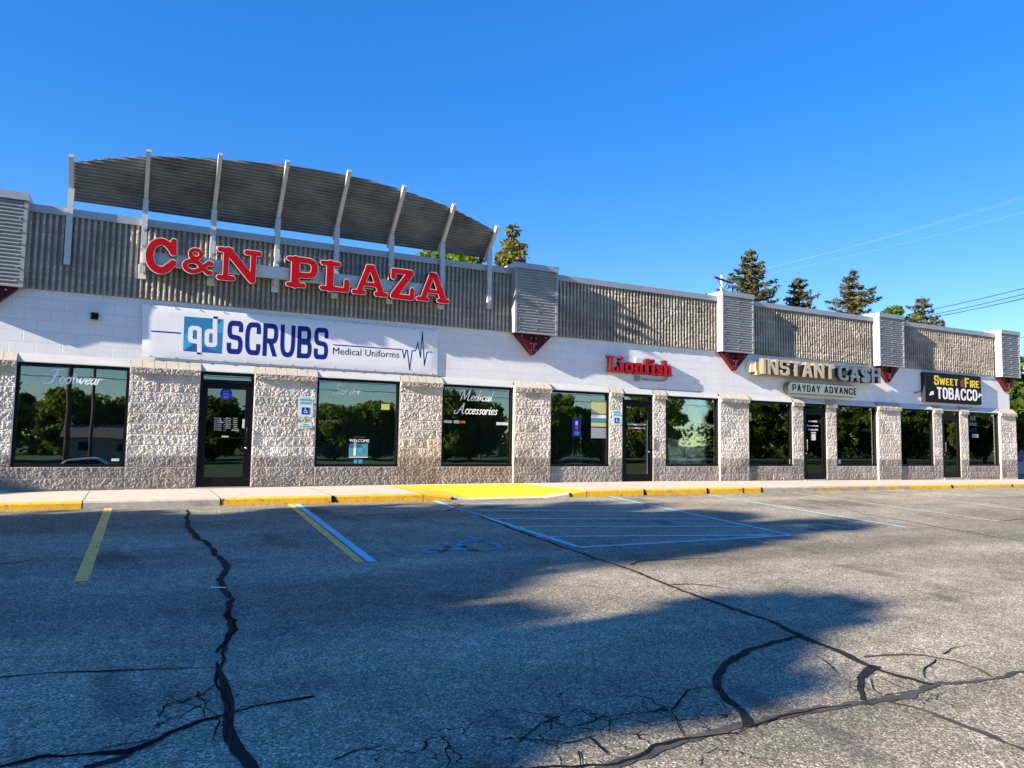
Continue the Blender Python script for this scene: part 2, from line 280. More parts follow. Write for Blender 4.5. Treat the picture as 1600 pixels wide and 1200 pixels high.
M['red_dark'] = mat('dark_red_acrylic', (.42, .006, .014), .5, var=.15, vscale=6, spec=.2)
M['return'] = mat('letter_return', (.045, .006, .008), .5)
M['letter_trim'] = mat('white_letter_edge', (.78, .76, .72), .4, dirt=(.5, .45, .36), dscale=3)
M['raceway'] = mat('white_raceway', (.66, .67, .66), .5, var=.05, dirt=(.46, .46, .44), dscale=2, dlo=.55, dhi=.8)
M['banner'] = mat('white_banner_vinyl', (.80, .80, .81), .45, bump=.5, bscale=1.6)
M['navy'] = mat('navy_print', (.008, .024, .20), .6, spec=.15)
M['logo_blue'] = mat('blue_print', (.02, .20, .42), .5, var=.05)
M['logo_light'] = mat('light_blue_print', (.03, .36, .60), .5)
M['logo_deep'] = mat('deep_blue_print', (.018, .09, .33), .5)
M['print_white'] = mat('white_print', (.80, .80, .80), .5)
M['print_black'] = mat('black_print', (.008, .008, .010), .6, spec=.15)
M['decal'] = mat('white_vinyl_decal', (.88, .89, .89), .5)
M['decal_dim'] = mat('faint_vinyl_decal', (.30, .32, .33), .5)
M['beige'] = mat('aged_beige_acrylic', (.52, .46, .32), .4, var=.15, vscale=4, dirt=(.46, .38, .08), dscale=2.2, dlo=.55, dhi=.75)
M['beige_return'] = mat('aged_letter_return', (.17, .14, .09), .5, var=.2)
M['blue_grey'] = mat('faded_blue_acrylic', (.16, .22, .26), .4, var=.15, vscale=4)
M['black_return'] = mat('black_letter_return', (.02, .022, .025), .4)
M['brown_box'] = mat('bronze_raceway', (.30, .25, .17), .5, var=.1)
M['cream'] = mat('cream_sign_face', (.74, .72, .50), .4, var=.05)
M['olive'] = mat('olive_cabinet', (.20, .18, .10), .5)
M['sign_black'] = mat('black_sign_face', (.004, .004, .005), .35, spec=.12)
M['sign_yellow'] = mat('yellow_print', (.80, .58, .02), .4)
M['flame'] = mat('dark_red_print', (.20, .02, .03), .4)
M['sign_green'] = mat('pale_green_sign', (.55, .74, .70), .4)
M['sign_teal'] = mat('teal_print', (.10, .42, .42), .5)
M['sign_blue'] = mat('blue_sign_print', (.008, .012, .36), .4)
M['sticker_yellow'] = mat('yellow_sticker', (.55, .55, .10), .5)
M['paper'] = mat('paper', (.62, .62, .60), .8, var=.1, vscale=8)
M['paper_tan'] = mat('tan_paper', (.90, .82, .62), .8, var=.2, vscale=3, dirt=(.30, .28, .16), dscale=4, dlo=.5, dhi=.65)
M['paper_green'] = mat('yellow_green_print', (.48, .52, .22), .7)
M['paper_teal'] = mat('teal_poster', (.06, .27, .33), .7)
M['curtain_teal'] = mat('teal_curtain', (.12, .42, .46), .8)
M['orange'] = mat('orange_print', (.6, .15, .05), .6)
M['bark'] = mat('bark', (.10, .075, .05), .9, var=.3, vscale=8, bump=.6, bscale=20)
M['wood_pole'] = mat('weathered_pole', (.36, .33, .29), .85, var=.15, vscale=6, stretch=(3, 3, .3))
M['pole_dark'] = mat('dark_pole', (.09, .07, .055), .85, var=.2, vscale=6)
M['wire'] = mat('wire', (.03, .03, .03), .6)
M['wire_pale'] = mat('bare_aluminium_wire', (.55, .55, .55), .4, .6)
M['leaf'] = leafmat('leaf_green', (.025, .05, .010), (.085, .13, .022))
M['leaf_far'] = leafmat('leaf_sunny', (.06, .11, .018), (.27, .36, .06), .5)
M['leaf_bright'] = leafmat('leaf_bright', (.05, .10, .012), (.16, .22, .03), .45)
M['leaf_olive'] = leafmat('leaf_olive', (.05, .06, .016), (.19, .19, .065), .3)
M['needle'] = leafmat('spruce_needles', (.028, .036, .016), (.115, .105, .045), .2)
M['bin_blue'] = mat('blue_bin', (.02, .03, .20), .5)
M['car_white'] = mat('white_car_paint', (.78, .78, .78), .2)
M['siding'] = mat('pale_siding', (.22, .21, .19), .8)
M['shingle'] = mat('shingle', (.10, .09, .085), .9, var=.2, vscale=5)

# ------------------------------------------------------------------ lettering
def sdf_loops(strokes, iso=0.0, res=.02, clip=None):
    """strokes: (points, r0, r1, butt). Union of tapered strokes -> closed outlines."""
    P = np.array([p for s in strokes for p in s[0]]); rm = max(max(s[1], s[2]) for s in strokes)+abs(iso)+3*res
    lo = P.min(0)-rm; hi = P.max(0)+rm
    xs = np.arange(lo[0], hi[0]+res, res)+res*.137; ys = np.arange(lo[1], hi[1]+res, res)+res*.211
    X, Y = np.meshgrid(xs, ys, indexing='ij'); D = np.full(X.shape, 1e9)
    for pts, r0, r1, butt in strokes:
        pts = np.array(pts, float); n = len(pts)-1; ln = np.linalg.norm(np.diff(pts, axis=0), axis=1); cum = np.concatenate([[0], np.cumsum(ln)])/max(ln.sum(), 1e-9)
        for i in range(n):
            a, b = pts[i], pts[i+1]; d = b-a; L2 = d@d+1e-12
            t = ((X-a[0])*d[0]+(Y-a[1])*d[1])/L2; tc = np.clip(t, 0, 1)
            q = np.hypot(X-a[0]-tc*d[0], Y-a[1]-tc*d[1])-(r0+(r1-r0)*(cum[i]+(cum[i+1]-cum[i])*tc))
            if butt:
                l = math.sqrt(L2)
                if i == 0: q = np.maximum(q, -t*l)
                if i == n-1: q = np.maximum(q, (t-1)*l)
            D = np.minimum(D, q)
    if clip is not None: D = np.maximum(D, np.maximum(clip[0]-Y, Y-clip[1]))
    D = D-iso; D[D == 0] = 1e-9
    D[0, :] = D[-1, :] = 1; D[:, 0] = D[:, -1] = 1
    S = D < 0; nx, ny = S.shape; seg = {}
    code = (S[:-1,:-1]*1+S[1:,:-1]*2+S[1:,1:]*4+S[:-1,1:]*8); idx = np.argwhere((code > 0) & (code < 15))
    T = {1:[(3,0)],2:[(0,1)],3:[(3,1)],4:[(1,2)],5:[(3,2),(1,0)],6:[(0,2)],7:[(3,2)],8:[(2,3)],9:[(2,0)],10:[(0,3),(2,1)],11:[(2,1)],12:[(1,3)],13:[(1,0)],14:[(0,3)]}
    def key(i, j, e): return (i, j, 0) if e == 0 else (i+1, j, 1) if e == 1 else (i, j+1, 0) if e == 2 else (i, j, 1)
    def pt(k):
        i, j, h = k; i2, j2 = (i+1, j) if h == 0 else (i, j+1); a, b = D[i, j], D[i2, j2]; t = a/(a-b)
        return (xs[i]+t*(xs[i2]-xs[i]), ys[j]+t*(ys[j2]-ys[j]))
    for i, j in idx:
        for a, b in T[code[i, j]]: seg[key(i, j, a)] = key(i, j, b)
    loops = []
    while seg:
        k0, k = next(iter(seg.items())); lp = [k0]; del seg[k0]
        while k != k0 and k in seg: lp.append(k); k = seg.pop(k)
        if len(lp) > 5: loops.append(simplify(np.array([pt(k) for k in lp]), res*.12))
    return loops
def simplify(P, eps):
    n = len(P); far = int(np.argmax(((P-P[0])**2).sum(1)))
    def dp(a, b):
        st = [(a, b)]; keep = []
        while st:
            i, j = st.pop()
            if j-i < 2: continue
            A, B = P[i % n], P[j % n]; d = B-A; l = np.hypot(*d)+1e-12; Q = P[np.arange(i+1, j) % n]
            e = np.abs(d[0]*(Q[:, 1]-A[1])-d[1]*(Q[:, 0]-A[0]))/l; k = int(e.argmax())
            if e[k] > eps: keep.append(i+1+k); st += [(i, i+1+k), (i+1+k, j)]
        return keep
    k = sorted(set([0, far]+dp(0, far)+dp(far, n))); return P[[i % n for i in k if i < n]]
def curve_mesh(loops, depth):
    cu = bpy.data.curves.new('tmp', 'CURVE'); cu.dimensions = '2D'; cu.fill_mode = 'BOTH'; cu.extrude = depth/2
    for lp in loops:
        s = cu.splines.new('POLY'); s.points.add(len(lp)-1)
        for p, q in zip(s.points, lp): p.co = (q[0], q[1], 0, 1)
        s.use_cyclic_u = True
    return _to_mesh(cu)
def _to_mesh(cu):
    o = bpy.data.objects.new('tmp', cu); COL.objects.link(o); dg = bpy.context.evaluated_depsgraph_get(); dg.update()
    me = bpy.data.meshes.new_from_object(o.evaluated_get(dg)); bpy.data.objects.remove(o); bpy.data.curves.remove(cu)
    v = np.zeros(len(me.vertices)*3); me.vertices.foreach_get('co', v); v = v.reshape(-1, 3); fs = [tuple(p.vertices) for p in me.polygons]; bpy.data.meshes.remove(me)
    return v, fs
def text_mesh(s, depth, bold=0.0, align='LEFT', spacing=1.0):
    cu = bpy.data.curves.new('tmp', 'FONT'); cu.body = s; cu.size = 1; cu.extrude = depth/2; cu.offset = bold; cu.align_x = align; cu.space_character = spacing; cu.resolution_u = 3
    return _to_mesh(cu)
def place(vf, name, mats, parent, a, b, top, yf, depth, slope_z=None, face=True):
    """fit 2D lettering (x,y,z) into x in [a.x,b.x], z from baseline to top on the vertical plane with its front at yf"""
    v, fs = vf; lo = v.min(0); hi = v.max(0); x = a[0]+(v[:, 0]-lo[0])/(hi[0]-lo[0])*(b[0]-a[0]); z = a[1]+(v[:, 1]-lo[1])/(hi[1]-lo[1])*(top-a[1])
    if slope_z: z = z+(v[:, 0]-lo[0])/(hi[0]-lo[0])*slope_z
    zz = (v[:, 2]-lo[2])/max(hi[2]-lo[2], 1e-9); y = yf+depth*(1-zz)
    mb = MB(); mb.add(np.stack([x, y, z], 1), fs); o = mb.build(name, mats, parent)
    if isinstance(mats, (list, tuple)) and len(mats) > 1:
        for p in o.data.polygons: p.material_index = 0 if p.normal.y < -.9 else 1
    return o
def arc(cx, cy, rx, ry, a0, a1, n=14): return [(cx+rx*math.cos(R(t)), cy+ry*math.sin(R(t))) for t in np.linspace(a0, a1, n)]
def rpoly(pts, r, n=5):
    P = [np.array(p, float) for p in pts]; out = [P[0]]
    for i in range(1, len(P)-1):
        a, b, c = P[i-1], P[i], P[i+1]; u = (a-b); lu = np.linalg.norm(u); v = (c-b); lv = np.linalg.norm(v); rr = min(r, lu*.5, lv*.5); p0 = b+u/lu*rr; p1 = b+v/lv*rr
        out += [(1-t)**2*p0+2*t*(1-t)*b+t*t*p1 for t in np.linspace(0, 1, n)]
    return out+[P[-1]]
# condensed sans skeletons in a unit box: (width, strokes)
SANS = {
 'S': [rpoly([(1,.70),(1,1),(0,1),(0,.53),(1,.47),(1,0),(0,0),(0,.30)], .34)],
 'C': [rpoly([(1,.68),(1,1),(0,1),(0,0),(1,0),(1,.32)], .4)],
 'R': [[(0,-.3),(0,1.3)], rpoly([(0,1),(1,1),(1,.46),(0,.46)], .38), [(.45,.50),(1.06,-.25)]],
 'U': [rpoly([(0,1.3),(0,0),(1,0),(1,1.3)], .42)],
 'B': [[(0,-.3),(0,1.3)], rpoly([(0,1),(.92,1),(.92,.54),(0,.54)], .3), rpoly([(0,.5),(1,.5),(1,0),(0,0)], .34)],
 'T': [[(-.12,1),(1.12,1)], [(.5,1),(.5,-.3)]], 'O': [rpoly([(0,.5),(0,1),(1,1),(1,0),(0,0),(0,.5)], .45)],
 'A': [[(-.02,-.3),(.5,1.15),(1.02,-.3)], [(.12,.27),(.88,.27)]],
 'I': [[(.5,-.3),(.5,1.3)]], 'N': [[(0,-.3),(0,1.3)], [(-.05,1.15),(1.05,-.15)], [(1,-.3),(1,1.3)]],
 'H': [[(0,-.3),(0,1.3)], [(1,-.3),(1,1.3)], [(0,.5),(1,.5)]],
 '$': [rpoly([(1,.72),(1,.9),(0,.9),(0,.52),(1,.48),(1,.1),(0,.1),(0,.28)], .34), [(.5,-.05),(.5,1.05)]],
 'P': [[(0,-.3),(0,1.3)], rpoly([(0,1),(1,1),(1,.42),(0,.42)], .4)], 'Y': [[(-.05,1.2),(.5,.45),(1.05,1.2)], [(.5,.5),(.5,-.3)]],
 'D': [[(0,-.3),(0,1.3)], rpoly([(0,1),(1,1),(1,0),(0,0)], .5)], 'V': [[(-.02,1.3),(.5,-.15),(1.02,1.3)]],
 'E': [[(1.05,1),(0,1),(0,0),(1.05,0)], [(0,.5),(.85,.5)]], 'F': [[(1.05,1),(0,1),(0,-.3)], [(0,.5),(.85,.5)]],
 'W': [[(-.02,1.3),(.25,-.1),(.5,.95),(.75,-.1),(1.02,1.3)]],
}
def sans_strokes(ch, x0, wd, st):
    r = st/2; out = []
    for s in SANS[ch]: out.append(([(x0+r+p[0]*(wd-2*r), r+p[1]*(1-2*r)) for p in s], r, r, True))
    return out
def sans_text(s, wd, st, gap, widths={}, heights={}):
    x = 0; res = []
    for ch in s:
        if ch == ' ': x += wd*.75; continue
        k = widths.get(ch, 1)*wd
        res.append((ch, x, sans_strokes(ch, x, k, st))); x += k+gap
    return res
def sans_mesh(s, wd, st, gap, depth, widths={}, res=.02, small=()):
    L = []
    for i, (ch, x, stks) in enumerate(sans_text(s, wd, st, gap, widths)): L += sdf_loops(stks, 0, res, (0, 1))
    return curve_mesh(L, depth)

# ------------------------------------------------------------------ ground
def sheet(name, polys, m, label=None, kind='structure'):
    mb = MB()
    for p in polys: mb.add(p, [tuple(range(len(p)))])
    o = mb.build(name, m); tag(o, label, None, None, kind); return o
ZB = -1.4; YL = -18.8
prof = [(-900, ZB-.25), (-20.2, ZB-.08), (YL, lotz(YL)-.06), (-2.2, LZ-.12), (900, -.35)]
sheet('ground', [[(-900, a[0], a[1]), (900, a[0], a[1]), (900, b[0], b[1]), (-900, b[0], b[1])] for a, b in zip(prof, prof[1:])], M['grass'])
sheet('street', [[(-300, -33, ZB-.04), (300, -33, ZB-.04), (300, -20.3, ZB-.04), (-300, -20.3, ZB-.04)]], M['street'])
lot = sheet('parking_lot', [[(-45, YL, lotz(YL)), (75, YL, lotz(YL)), (75, LY, LZ), (-45, LY, LZ)], [(29.6, LY, LZ), (75, LY, LZ), (75, 9, LZ-.02), (29.6, 9, LZ-.02)]], M['asphalt'])

def strip(name, pts, wid, m, lift=.004, jit=0.0, step=.12, parent=None, ztop=None):
    """flat strip on the lot along 3D points, widths in metres"""
    P = [np.array(p[:2], float) for p in pts]; wd = wid if isinstance(wid, (list, tuple)) else [wid]*len(P)
    Q = []; Wd = []
    for i in range(len(P)-1):
        n = max(1, int(np.linalg.norm(P[i+1]-P[i])/step))
        for k in range(n): t = k/n; Q.append(P[i]*(1-t)+P[i+1]*t); Wd.append(wd[i]*(1-t)+wd[i+1]*t)
    Q.append(P[-1]); Wd.append(wd[-1]); mb = MB(); vs = []
    o1, o2, o3 = random.random()*200, random.random()*200, random.random()*200
    for i, q in enumerate(Q):
        d = Q[min(i+1, len(Q)-1)]-Q[max(i-1, 0)]; d /= np.linalg.norm(d)+1e-9; nrm = np.array([-d[1], d[0]]); l = i*step
        c = q+nrm*(jit*2.2*(float(vnoise(l*2.6+o1, o2))-.5)*2+(jit*.9*(float(vnoise(l*13+o2, o1))-.5)*2 if jit >= .012 else 0))
        for s, oo in ((-1, o2), (1, o3)):
            k = 1+(min(jit*28, .75)*((float(vnoise(l*5+oo, o1))-.5)*2+(float(vnoise(l*16+oo, o3))-.5)*1.3+(random.random()-.5)*.7) if jit else 0)
            p = c+nrm*s*max(.0015, Wd[i]/2*k); vs.append((p[0], p[1], lotz(p[1])+lift))
    fs = [(2*i, 2*i+2, 2*i+3, 2*i+1) for i in range(len(Q)-1)]
    return mb.add(vs, fs).build(name, m, parent)
def pline(name, a, b, wd, m, lift=.004): return strip(name, [G(*a), G(*b)], wd, m, lift, parent=lot, step=.5)
# stall lines
def sline(x0, x1, y0, y1, wd, m, lift=.004): return strip('parking_line', [(x0, y0), (x1, y1)], wd, m, lift, .0, .5, parent=lot)
sline(-.26, -.34, -2.42, -7.75, .115, M['line_y'])
sline(2.50, 2.28, -2.42, -7.66, .10, M['line_y']); sline(2.62, 2.41, -2.42, -7.66, .10, M['line_b'], .005)
sline(5.16, 5.14, -2.42, -7.5, .10, M['line_b'])
sline(9.17, 8.86, -2.40, -7.55, .09, M['line_b']); sline(11.83, 11.60, -2.40, -7.5, .09, M['line_bp'])
for i, x in enumerate((14.55, 17.25, 19.95, 22.65, 25.35, 28.05)): sline(x, x-.22, -2.42, -7.6, .09, M['line_pale'])
for x in (-2.95, -5.7): sline(x, x-.1, -2.42, -7.7, .115, M['line_y'])
for a, b in [((905,856),(1234,837)), ((838,839),(1200,836.5)), ((797,823.5),(1160,823)), ((772,811),(1105,811.5)), ((748,797.8),(1052,800)), ((720,788),(1005,789)), ((880,778.5),(960,781))]:
    pline('hatch_line', a, b, .085, M['line_b'], .006)
def px(*q): return [G(*p) for p in q]
for name, c, k, m in [('wheelchair_symbol', G(722, 853), 1.0, M['line_bw']), ('wheelchair_symbol', G(1288, 822), 1.0, M['line_bpw'])]:
    st = [([(-.30,.52),(-.22,.52)], .09, .09, False), ([(-.26,.40),(-.16,.0),(.16,.0)], .05, .05, False), ([(-.22,.20),(.12,.20)], .04, .04, False),
          (arc(-.02, -.12, .33, .33, 120, 365), .045, .045, False), ([(.16,.0),(.38,-.42),(.52,-.36)], .05, .05, False)]
    v, fs = curve_mesh(sdf_loops(st, 0, .02), .002)
    v = v[:, [1, 0, 2]]*1.02; v = np.stack([c[0]-v[:, 0], c[1]+v[:, 1], np.zeros(len(v))], 1); v[:, 2] = [lotz(y)+.005 for y in v[:, 1]]
    MB().add(v, fs).build(name, m, lot)
def crackpx(pts, w, m='tar', jit=.012, lift=.005, name='crack_sealant'): return strip(name, px(*pts), w, M[m], lift, jit, .035, lot)
crackpx([(290,797),(295,808),(293,818),(300,832),(318,848),(335,866),(352,878),(355,892),(345,905),(347,920),(358,935),(355,955),(362,970),(365,985),(352,1005),(342,1025),(340,1045),(344,1062)], [.03,.06,.065,.07,.065,.06,.06,.06,.055,.05,.055,.05,.055,.05,.045,.035,.035,.03], 'tar', .015)
crackpx([(341,1035),(343,1055),(350,1080),(355,1110),(365,1150),(375,1175),(400,1210)], [.012,.04,.05,.055,.062,.068,.075], 'tar', .008, .0055)
crackpx([(336,1040),(341,1062),(349,1085),(356,1115),(368,1152)], [.008,.016,.02,.014,.006], 'crack', .02, .0065, 'open_crack')
crackpx([(355,955),(362,970),(365,985),(352,1005),(345,1020)], .03, 'crack', .02, .007, 'open_crack')
crackpx([(-20,1061),(80,1052),(160,1050),(240,1047),(338,1043)], [.02,.012,.02,.012,.006], 'crack', .006, name='open_crack')
crackpx([(-20,1204),(60,1183),(130,1178),(200,1175),(250,1155),(300,1135),(352,1118)], [.02,.03,.02,.05,.03,.03,.02], 'crack', .015, name='open_crack')
crackpx([(130,1199),(175,1187),(205,1176)], [.06,.05,.03], 'tar', .02)
crackpx([(358,1118),(400,1105),(440,1098),(490,1088)], [.01,.015,.02,.025], 'crack', .01, name='open_crack')
crackpx([(700,788),(760,810),(830,838),(900,862),(950,880),(1000,897),(1050,916),(1100,935),(1150,953),(1200,970),(1250,995),(1310,1020),(1350,1038),(1400,1057),(1455,1072)], [.03,.05,.05,.04,.04,.05,.05,.055,.05,.05,.06,.07,.06,.045,.05])
crackpx([(1252,994),(1210,1003),(1170,1015),(1140,1035),(1122,1055),(1120,1075),(1135,1095),(1155,1110),(1170,1137)], [.04,.045,.05,.05,.05,.055,.06,.06,.06])
crackpx([(1350,1028),(1400,1024),(1440,1025),(1490,1033),(1530,1047),(1552,1058)], [.02,.03,.03,.03,.025,.02], 'tar_grey')
crackpx([(900,1210),(960,1192),(1000,1183),(1050,1165),(1120,1150),(1170,1138),(1230,1125),(1290,1112),(1340,1102),(1390,1093),(1430,1082),(1470,1073),(1530,1062),(1620,1051)], [.07,.07,.06,.06,.06,.06,.06,.06,.05,.06,.06,.05,.04,.035], 'tar_grey', .02)
crackpx([(560,1225),(700,1206),(820,1203),(960,1190),(1000,1180),(1050,1162),(1120,1147),(1170,1135),(1230,1121),(1290,1108),(1330,1102)], [.03,.02,.02,.03,.02,.02,.012,.01,.014,.012,.008], 'crack', .02, .007, 'open_crack')
crackpx([(1390,1098),(1440,1110),(1480,1125),(1530,1145),(1570,1163),(1620,1180)], [.03,.035,.04,.06,.06,.06], 'tar_grey')
crackpx([(1365,1040),(1342,1060),(1340,1078),(1347,1095)], [.06,.05,.035,.03], 'tar')
for q in [[(1365,1062),(1372,1075),(1380,1088)], [(1382,1062),(1405,1073),(1428,1080)], [(1380,1086),(1405,1083),(1430,1081)], [(1278,1026),(1295,1042),(1303,1052)], [(1460,1031),(1448,1045),(1441,1060)], [(1478,1024),(1495,1016),(1512,1010)],
          [(800,1160),(815,1148),(838,1130),(860,1120),(875,1128),(890,1137),(930,1122),(980,1113),(1045,1109),(1056,1092),(1070,1078),(1100,1072),(1120,1070)], [(958,1124),(963,1144)], [(905,1138),(960,1146),(1020,1148)], [(1045,1112),(1062,1135),(1078,1160)],
          [(806,1157),(845,1160),(890,1164),(930,1150)], [(925,1152),(945,1172),(955,1182)], [(900,1175),(912,1199)],
          [(245,1122),(258,1105),(285,1094),(315,1087),(338,1070)], [(252,1150),(300,1132),(335,1122)], [(300,1100),(325,1108),(345,1122)], [(318,1080),(328,1100),(330,1120)], [(338,1123),(342,1140),(338,1160)], [(150,1170),(220,1156),(260,1148)],
          [(520,1188),(560,1172),(600,1165)], [(690,1170),(700,1190),(698,1206)], [(1340,1073),(1380,1085)], [(363,945),(378,940),(395,937)], [(355,935),(330,942),(300,945)]]:
    crackpx(q, [.009]*(len(q)-1)+[.004], 'crack', .016, .006, 'open_crack')
crackpx([(985,883),(1000,877),(1030,875),(1060,874),(1130,871)], [.03,.028,.02,.02,.012], 'tar', .005)
crackpx([(1050,914),(1080,913),(1110,916),(1140,921)], [.025,.02,.02,.012], 'tar', .005)
crackpx([(1245,780),(1290,787),(1350,803),(1420,815),(1500,830),(1560,840),(1640,850)], .03, 'tar_grey', .004)
crackpx([(690,779),(720,790),(700,799),(640,803),(560,806)], .025, 'tar', .006)
crackpx([(1560,815),(1590,812),(1620,810)], .02, 'crack', .01, name='open_crack')
crackpx([(0,882),(25,880),(50,876)], .015, 'crack', .01, name='open_crack')
# ------------------------------------------------------------------ sidewalk and kerb
XB = [-8, -1.9, 6, 12.5, 22, 28.5, 31]; ZBS = [-.03, -.03, .015, .015, -.04, -.08, -.09]
def ramp(x): return float(np.interp(x, [4.95, 5.9, 7.55, 8.6], [0, 1, 1, 0]))
def swz(x, v): return float(np.interp(x, XB, ZBS))*(1-.3*v)-.025*v-ramp(x)*.118*min(1, v*1.15)
joints = [-8, -5.2, -3.4, -2.1, -.62, 1.38, 3.25, 4.95, 5.9, 7.55, 8.6, 10.1, 11.9, 13.6, 15.4, 17.3, 19.1, 21.0, 22.6, 24.0, 26.0, 28.4, 29.6]
sw = MB(); YE = LY+.012
for a, b in zip(joints, joints[1:]):
    n = max(2, int((b-a)/.35)); xs = np.linspace(a+.006, b-.006, n+1); vv = np.array([0, .06, .3, .6, .88, .955, .985, 1.0])
    P = np.array([[(x, -.0+YE*v, swz(x, v)-(.012 if v == 1 else .003 if v > .98 else 0)) for v in vv]+[(x, YE-.012, swz(x, 1)-.025), (x, YE-.014, lotz(LY)-.05)] for x in xs]); sw.grid(P[::-1])
    for x, s in ((xs[0], 1), (xs[-1], -1)):
        sw.add([(x, 0, swz(x, 0)), (x, YE-.012, swz(x, 1)-.02), (x, YE-.014, -.3), (x, 0, -.3)], [(0, 1, 2, 3)])
sidewalk = sw.build('sidewalk', M['concrete']); tag(sidewalk, None, None, None, 'structure')
bs = MB(); bs.box(-8, 29.6, YE+.04, .0, -.3, -.17); 
o = bs.build('joint_bed', M['crack'], sidewalk)
def curb_face(x0, x1, m, top=.07, name='kerb_paint'):
    n = max(2, int((x1-x0)/.3)); xs = np.linspace(x0, x1, n+1); rows = []
    for x in xs:
        z1 = swz(x, 1); zb = lotz(LY)-.01; t = top*random.uniform(.75, 1.15)
        rows.append([(x, YE+t, swz(x, (YE+t)/YE)+.004), (x, YE+.008, swz(x, 1)+.001), (x, YE-.017, z1-.024), (x, YE-.019, zb)])
    MB().grid(np.array(rows)[::-1]).build(name, m, sidewalk)
curb_face(-8, -.63, M['yellow']); curb_face(-.61, 1.37, M['curb'], .02, 'bare_kerb'); curb_face(1.39, 3.24, M['yellow']); curb_face(3.27, 4.94, M['yellow']); curb_face(4.96, 5.5, M['yellow'])
curb_face(8.15, 8.59, M['yellow']); curb_face(8.61, 10.09, M['yellow']); curb_face(10.11, 11.89, M['yellow']); curb_face(11.91, 13.59, M['yellow']); curb_face(13.6, 15.39, M['curb'], .02, 'bare_kerb')
curb_face(15.41, 17.29, M['yellow_thin']); curb_face(17.31, 19.09, M['yellow_thin']); curb_face(19.11, 20.99, M['yellow']); curb_face(21.01, 23.99, M['yellow']); curb_face(24.01, 29.5, M['yellow'])
xs = np.linspace(4.97, 8.58, 31)
MB().grid(np.array([[(x, YE*v, swz(x, v)+.004-(.02 if v > .99 else 0)) for v in np.linspace(float(np.interp(x, [4.97, 5.25, 8.2, 8.58], [.06, .06, .06, .8])), 1, 10)] for x in xs])[::-1]).build('ramp_paint', M['yellow_ramp'], sidewalk)
for x, s in ((3.25, .13), (5.55, .07), (8.2, .07), (10.1, .09), (11.9, .09), (13.6, .07), (13.0, .05), (21.0, .12), (23.95, .09), (1.38, .04)):
    z1 = swz(x, 1)
    MB().prism([(x-s*.25, YE-.022, z1+.004), (x+s*.1, YE-.022, z1+.004), (x+s*.75, YE-.022, lotz(LY)+.012), (x-s*.2, YE-.022, lotz(LY)+.012)], (0, .012, 0)).build('broken_kerb_joint', M['crack'], sidewalk)

# ------------------------------------------------------------------ the building
bld = thing('strip_mall', (13.3, 0, 0), 'long strip mall with tan rock face block piers, white band and fluted parapet', 'building')
CRS = .2032
def split_blocks(rects, y, lod, left_ret=False, seed=0):
    """rects: (x0,x1,course0,course1); real rock-face relief per block, recessed mortar"""
    V = []; Fc = []; Cc = []; base = 0; rg = np.random.default_rng(seed)
    for x0, x1, c0, c1 in rects:
        for c in range(c0, c1):
            z0, z1 = c*CRS, (c+1)*CRS; off = 0 if c % 2 else .2032
            js = [x0]+[x for x in np.arange(math.floor(x0/.4064)*.4064+off-.4064, x1, .4064) if x0+.06 < x < x1-.06]+[x1]
            for a, b in zip(js, js[1:]):
                nx = max(3, int((b-a)/lod)); nz = max(3, int(CRS/lod))
                xs = np.concatenate([[a, a+.006], np.linspace(a+.011, b-.011, nx), [b-.006, b]]); zs = np.concatenate([[z0, z0+.006], np.linspace(z0+.011, z1-.011, nz), [z1-.006, z1]])
                X, Z = np.meshgrid(xs, zs, indexing='ij'); o1, o2 = rg.random(2)*200
                h = .005*vnoise(X*10+o1, Z*10+o2)+.011*vnoise(X*25+o2, Z*25+o1)+.013*vnoise(X*52+o1, Z*52)+.006*rg.random(X.shape)
                tilt = rg.normal(0, .012)*(X-(a+b)/2)
                ed = np.minimum(np.minimum(X-a, b-X), np.minimum(Z-z0, z1-Z)); e = np.clip((ed-.004)/.012, 0, 1)
                yy = y-(h-.014+tilt)*e
                mort = (ed < .0068)
                yy = np.where(mort, y+.004, yy)
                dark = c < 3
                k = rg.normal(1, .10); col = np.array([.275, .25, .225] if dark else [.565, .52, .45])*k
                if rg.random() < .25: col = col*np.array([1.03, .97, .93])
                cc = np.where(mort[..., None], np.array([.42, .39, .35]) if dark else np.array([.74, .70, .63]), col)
                V.append(np.stack([X, yy, Z], -1).reshape(-1, 3)); Cc.append(cc.reshape(-1, 3))
                n, m_ = X.shape; i = np.arange(n*m_).reshape(n, m_)+base; Fc.append(np.stack([i[:-1,:-1], i[1:,:-1], i[1:,1:], i[:-1,1:]], -1).reshape(-1, 4)); base += n*m_
    return np.concatenate(V), np.concatenate(Fc), np.concatenate(Cc)
def col_mesh(name, V, Fc, Cc, m, parent, smooth=False):
    me = bpy.data.meshes.new(name); me.from_pydata(V.tolist(), [], Fc.tolist()); me.materials.append(m)
    ca = me.color_attributes.new('tone', 'FLOAT_COLOR', 'POINT'); ca.data.foreach_set('color', np.concatenate([Cc, np.ones((len(Cc), 1))], 1).reshape(-1).astype(np.float32)); me.update()
    return put(bpy.data.objects.new(name, me), parent)
PIERS = [(-8.6,-3.1,0),(-3.098,-1.865,0),(-.08,1.155,0),(2.16,3.418,0),(5.23,6.24,0),(8.04,9.05,1),(10.79,11.2,0),(12.17,12.6,0),(14.43,15.51,1),(17.27,17.73,0),(18.69,19.15,0),(20.98,22.09,1),(23.82,24.3,0),(25.26,25.74,0),(27.52,28.5,1)]
WINS = [(-1.865,-.08),(3.418,5.23),(6.24,8.04),(9.05,10.79),(12.6,14.43),(15.51,17.27),(19.15,20.98),(22.09,23.82),(25.74,27.52)]
DOORS = [(1.155,2.16),(11.2,12.17),(17.73,18.69),(24.3,25.26)]
HEAD = 2.27
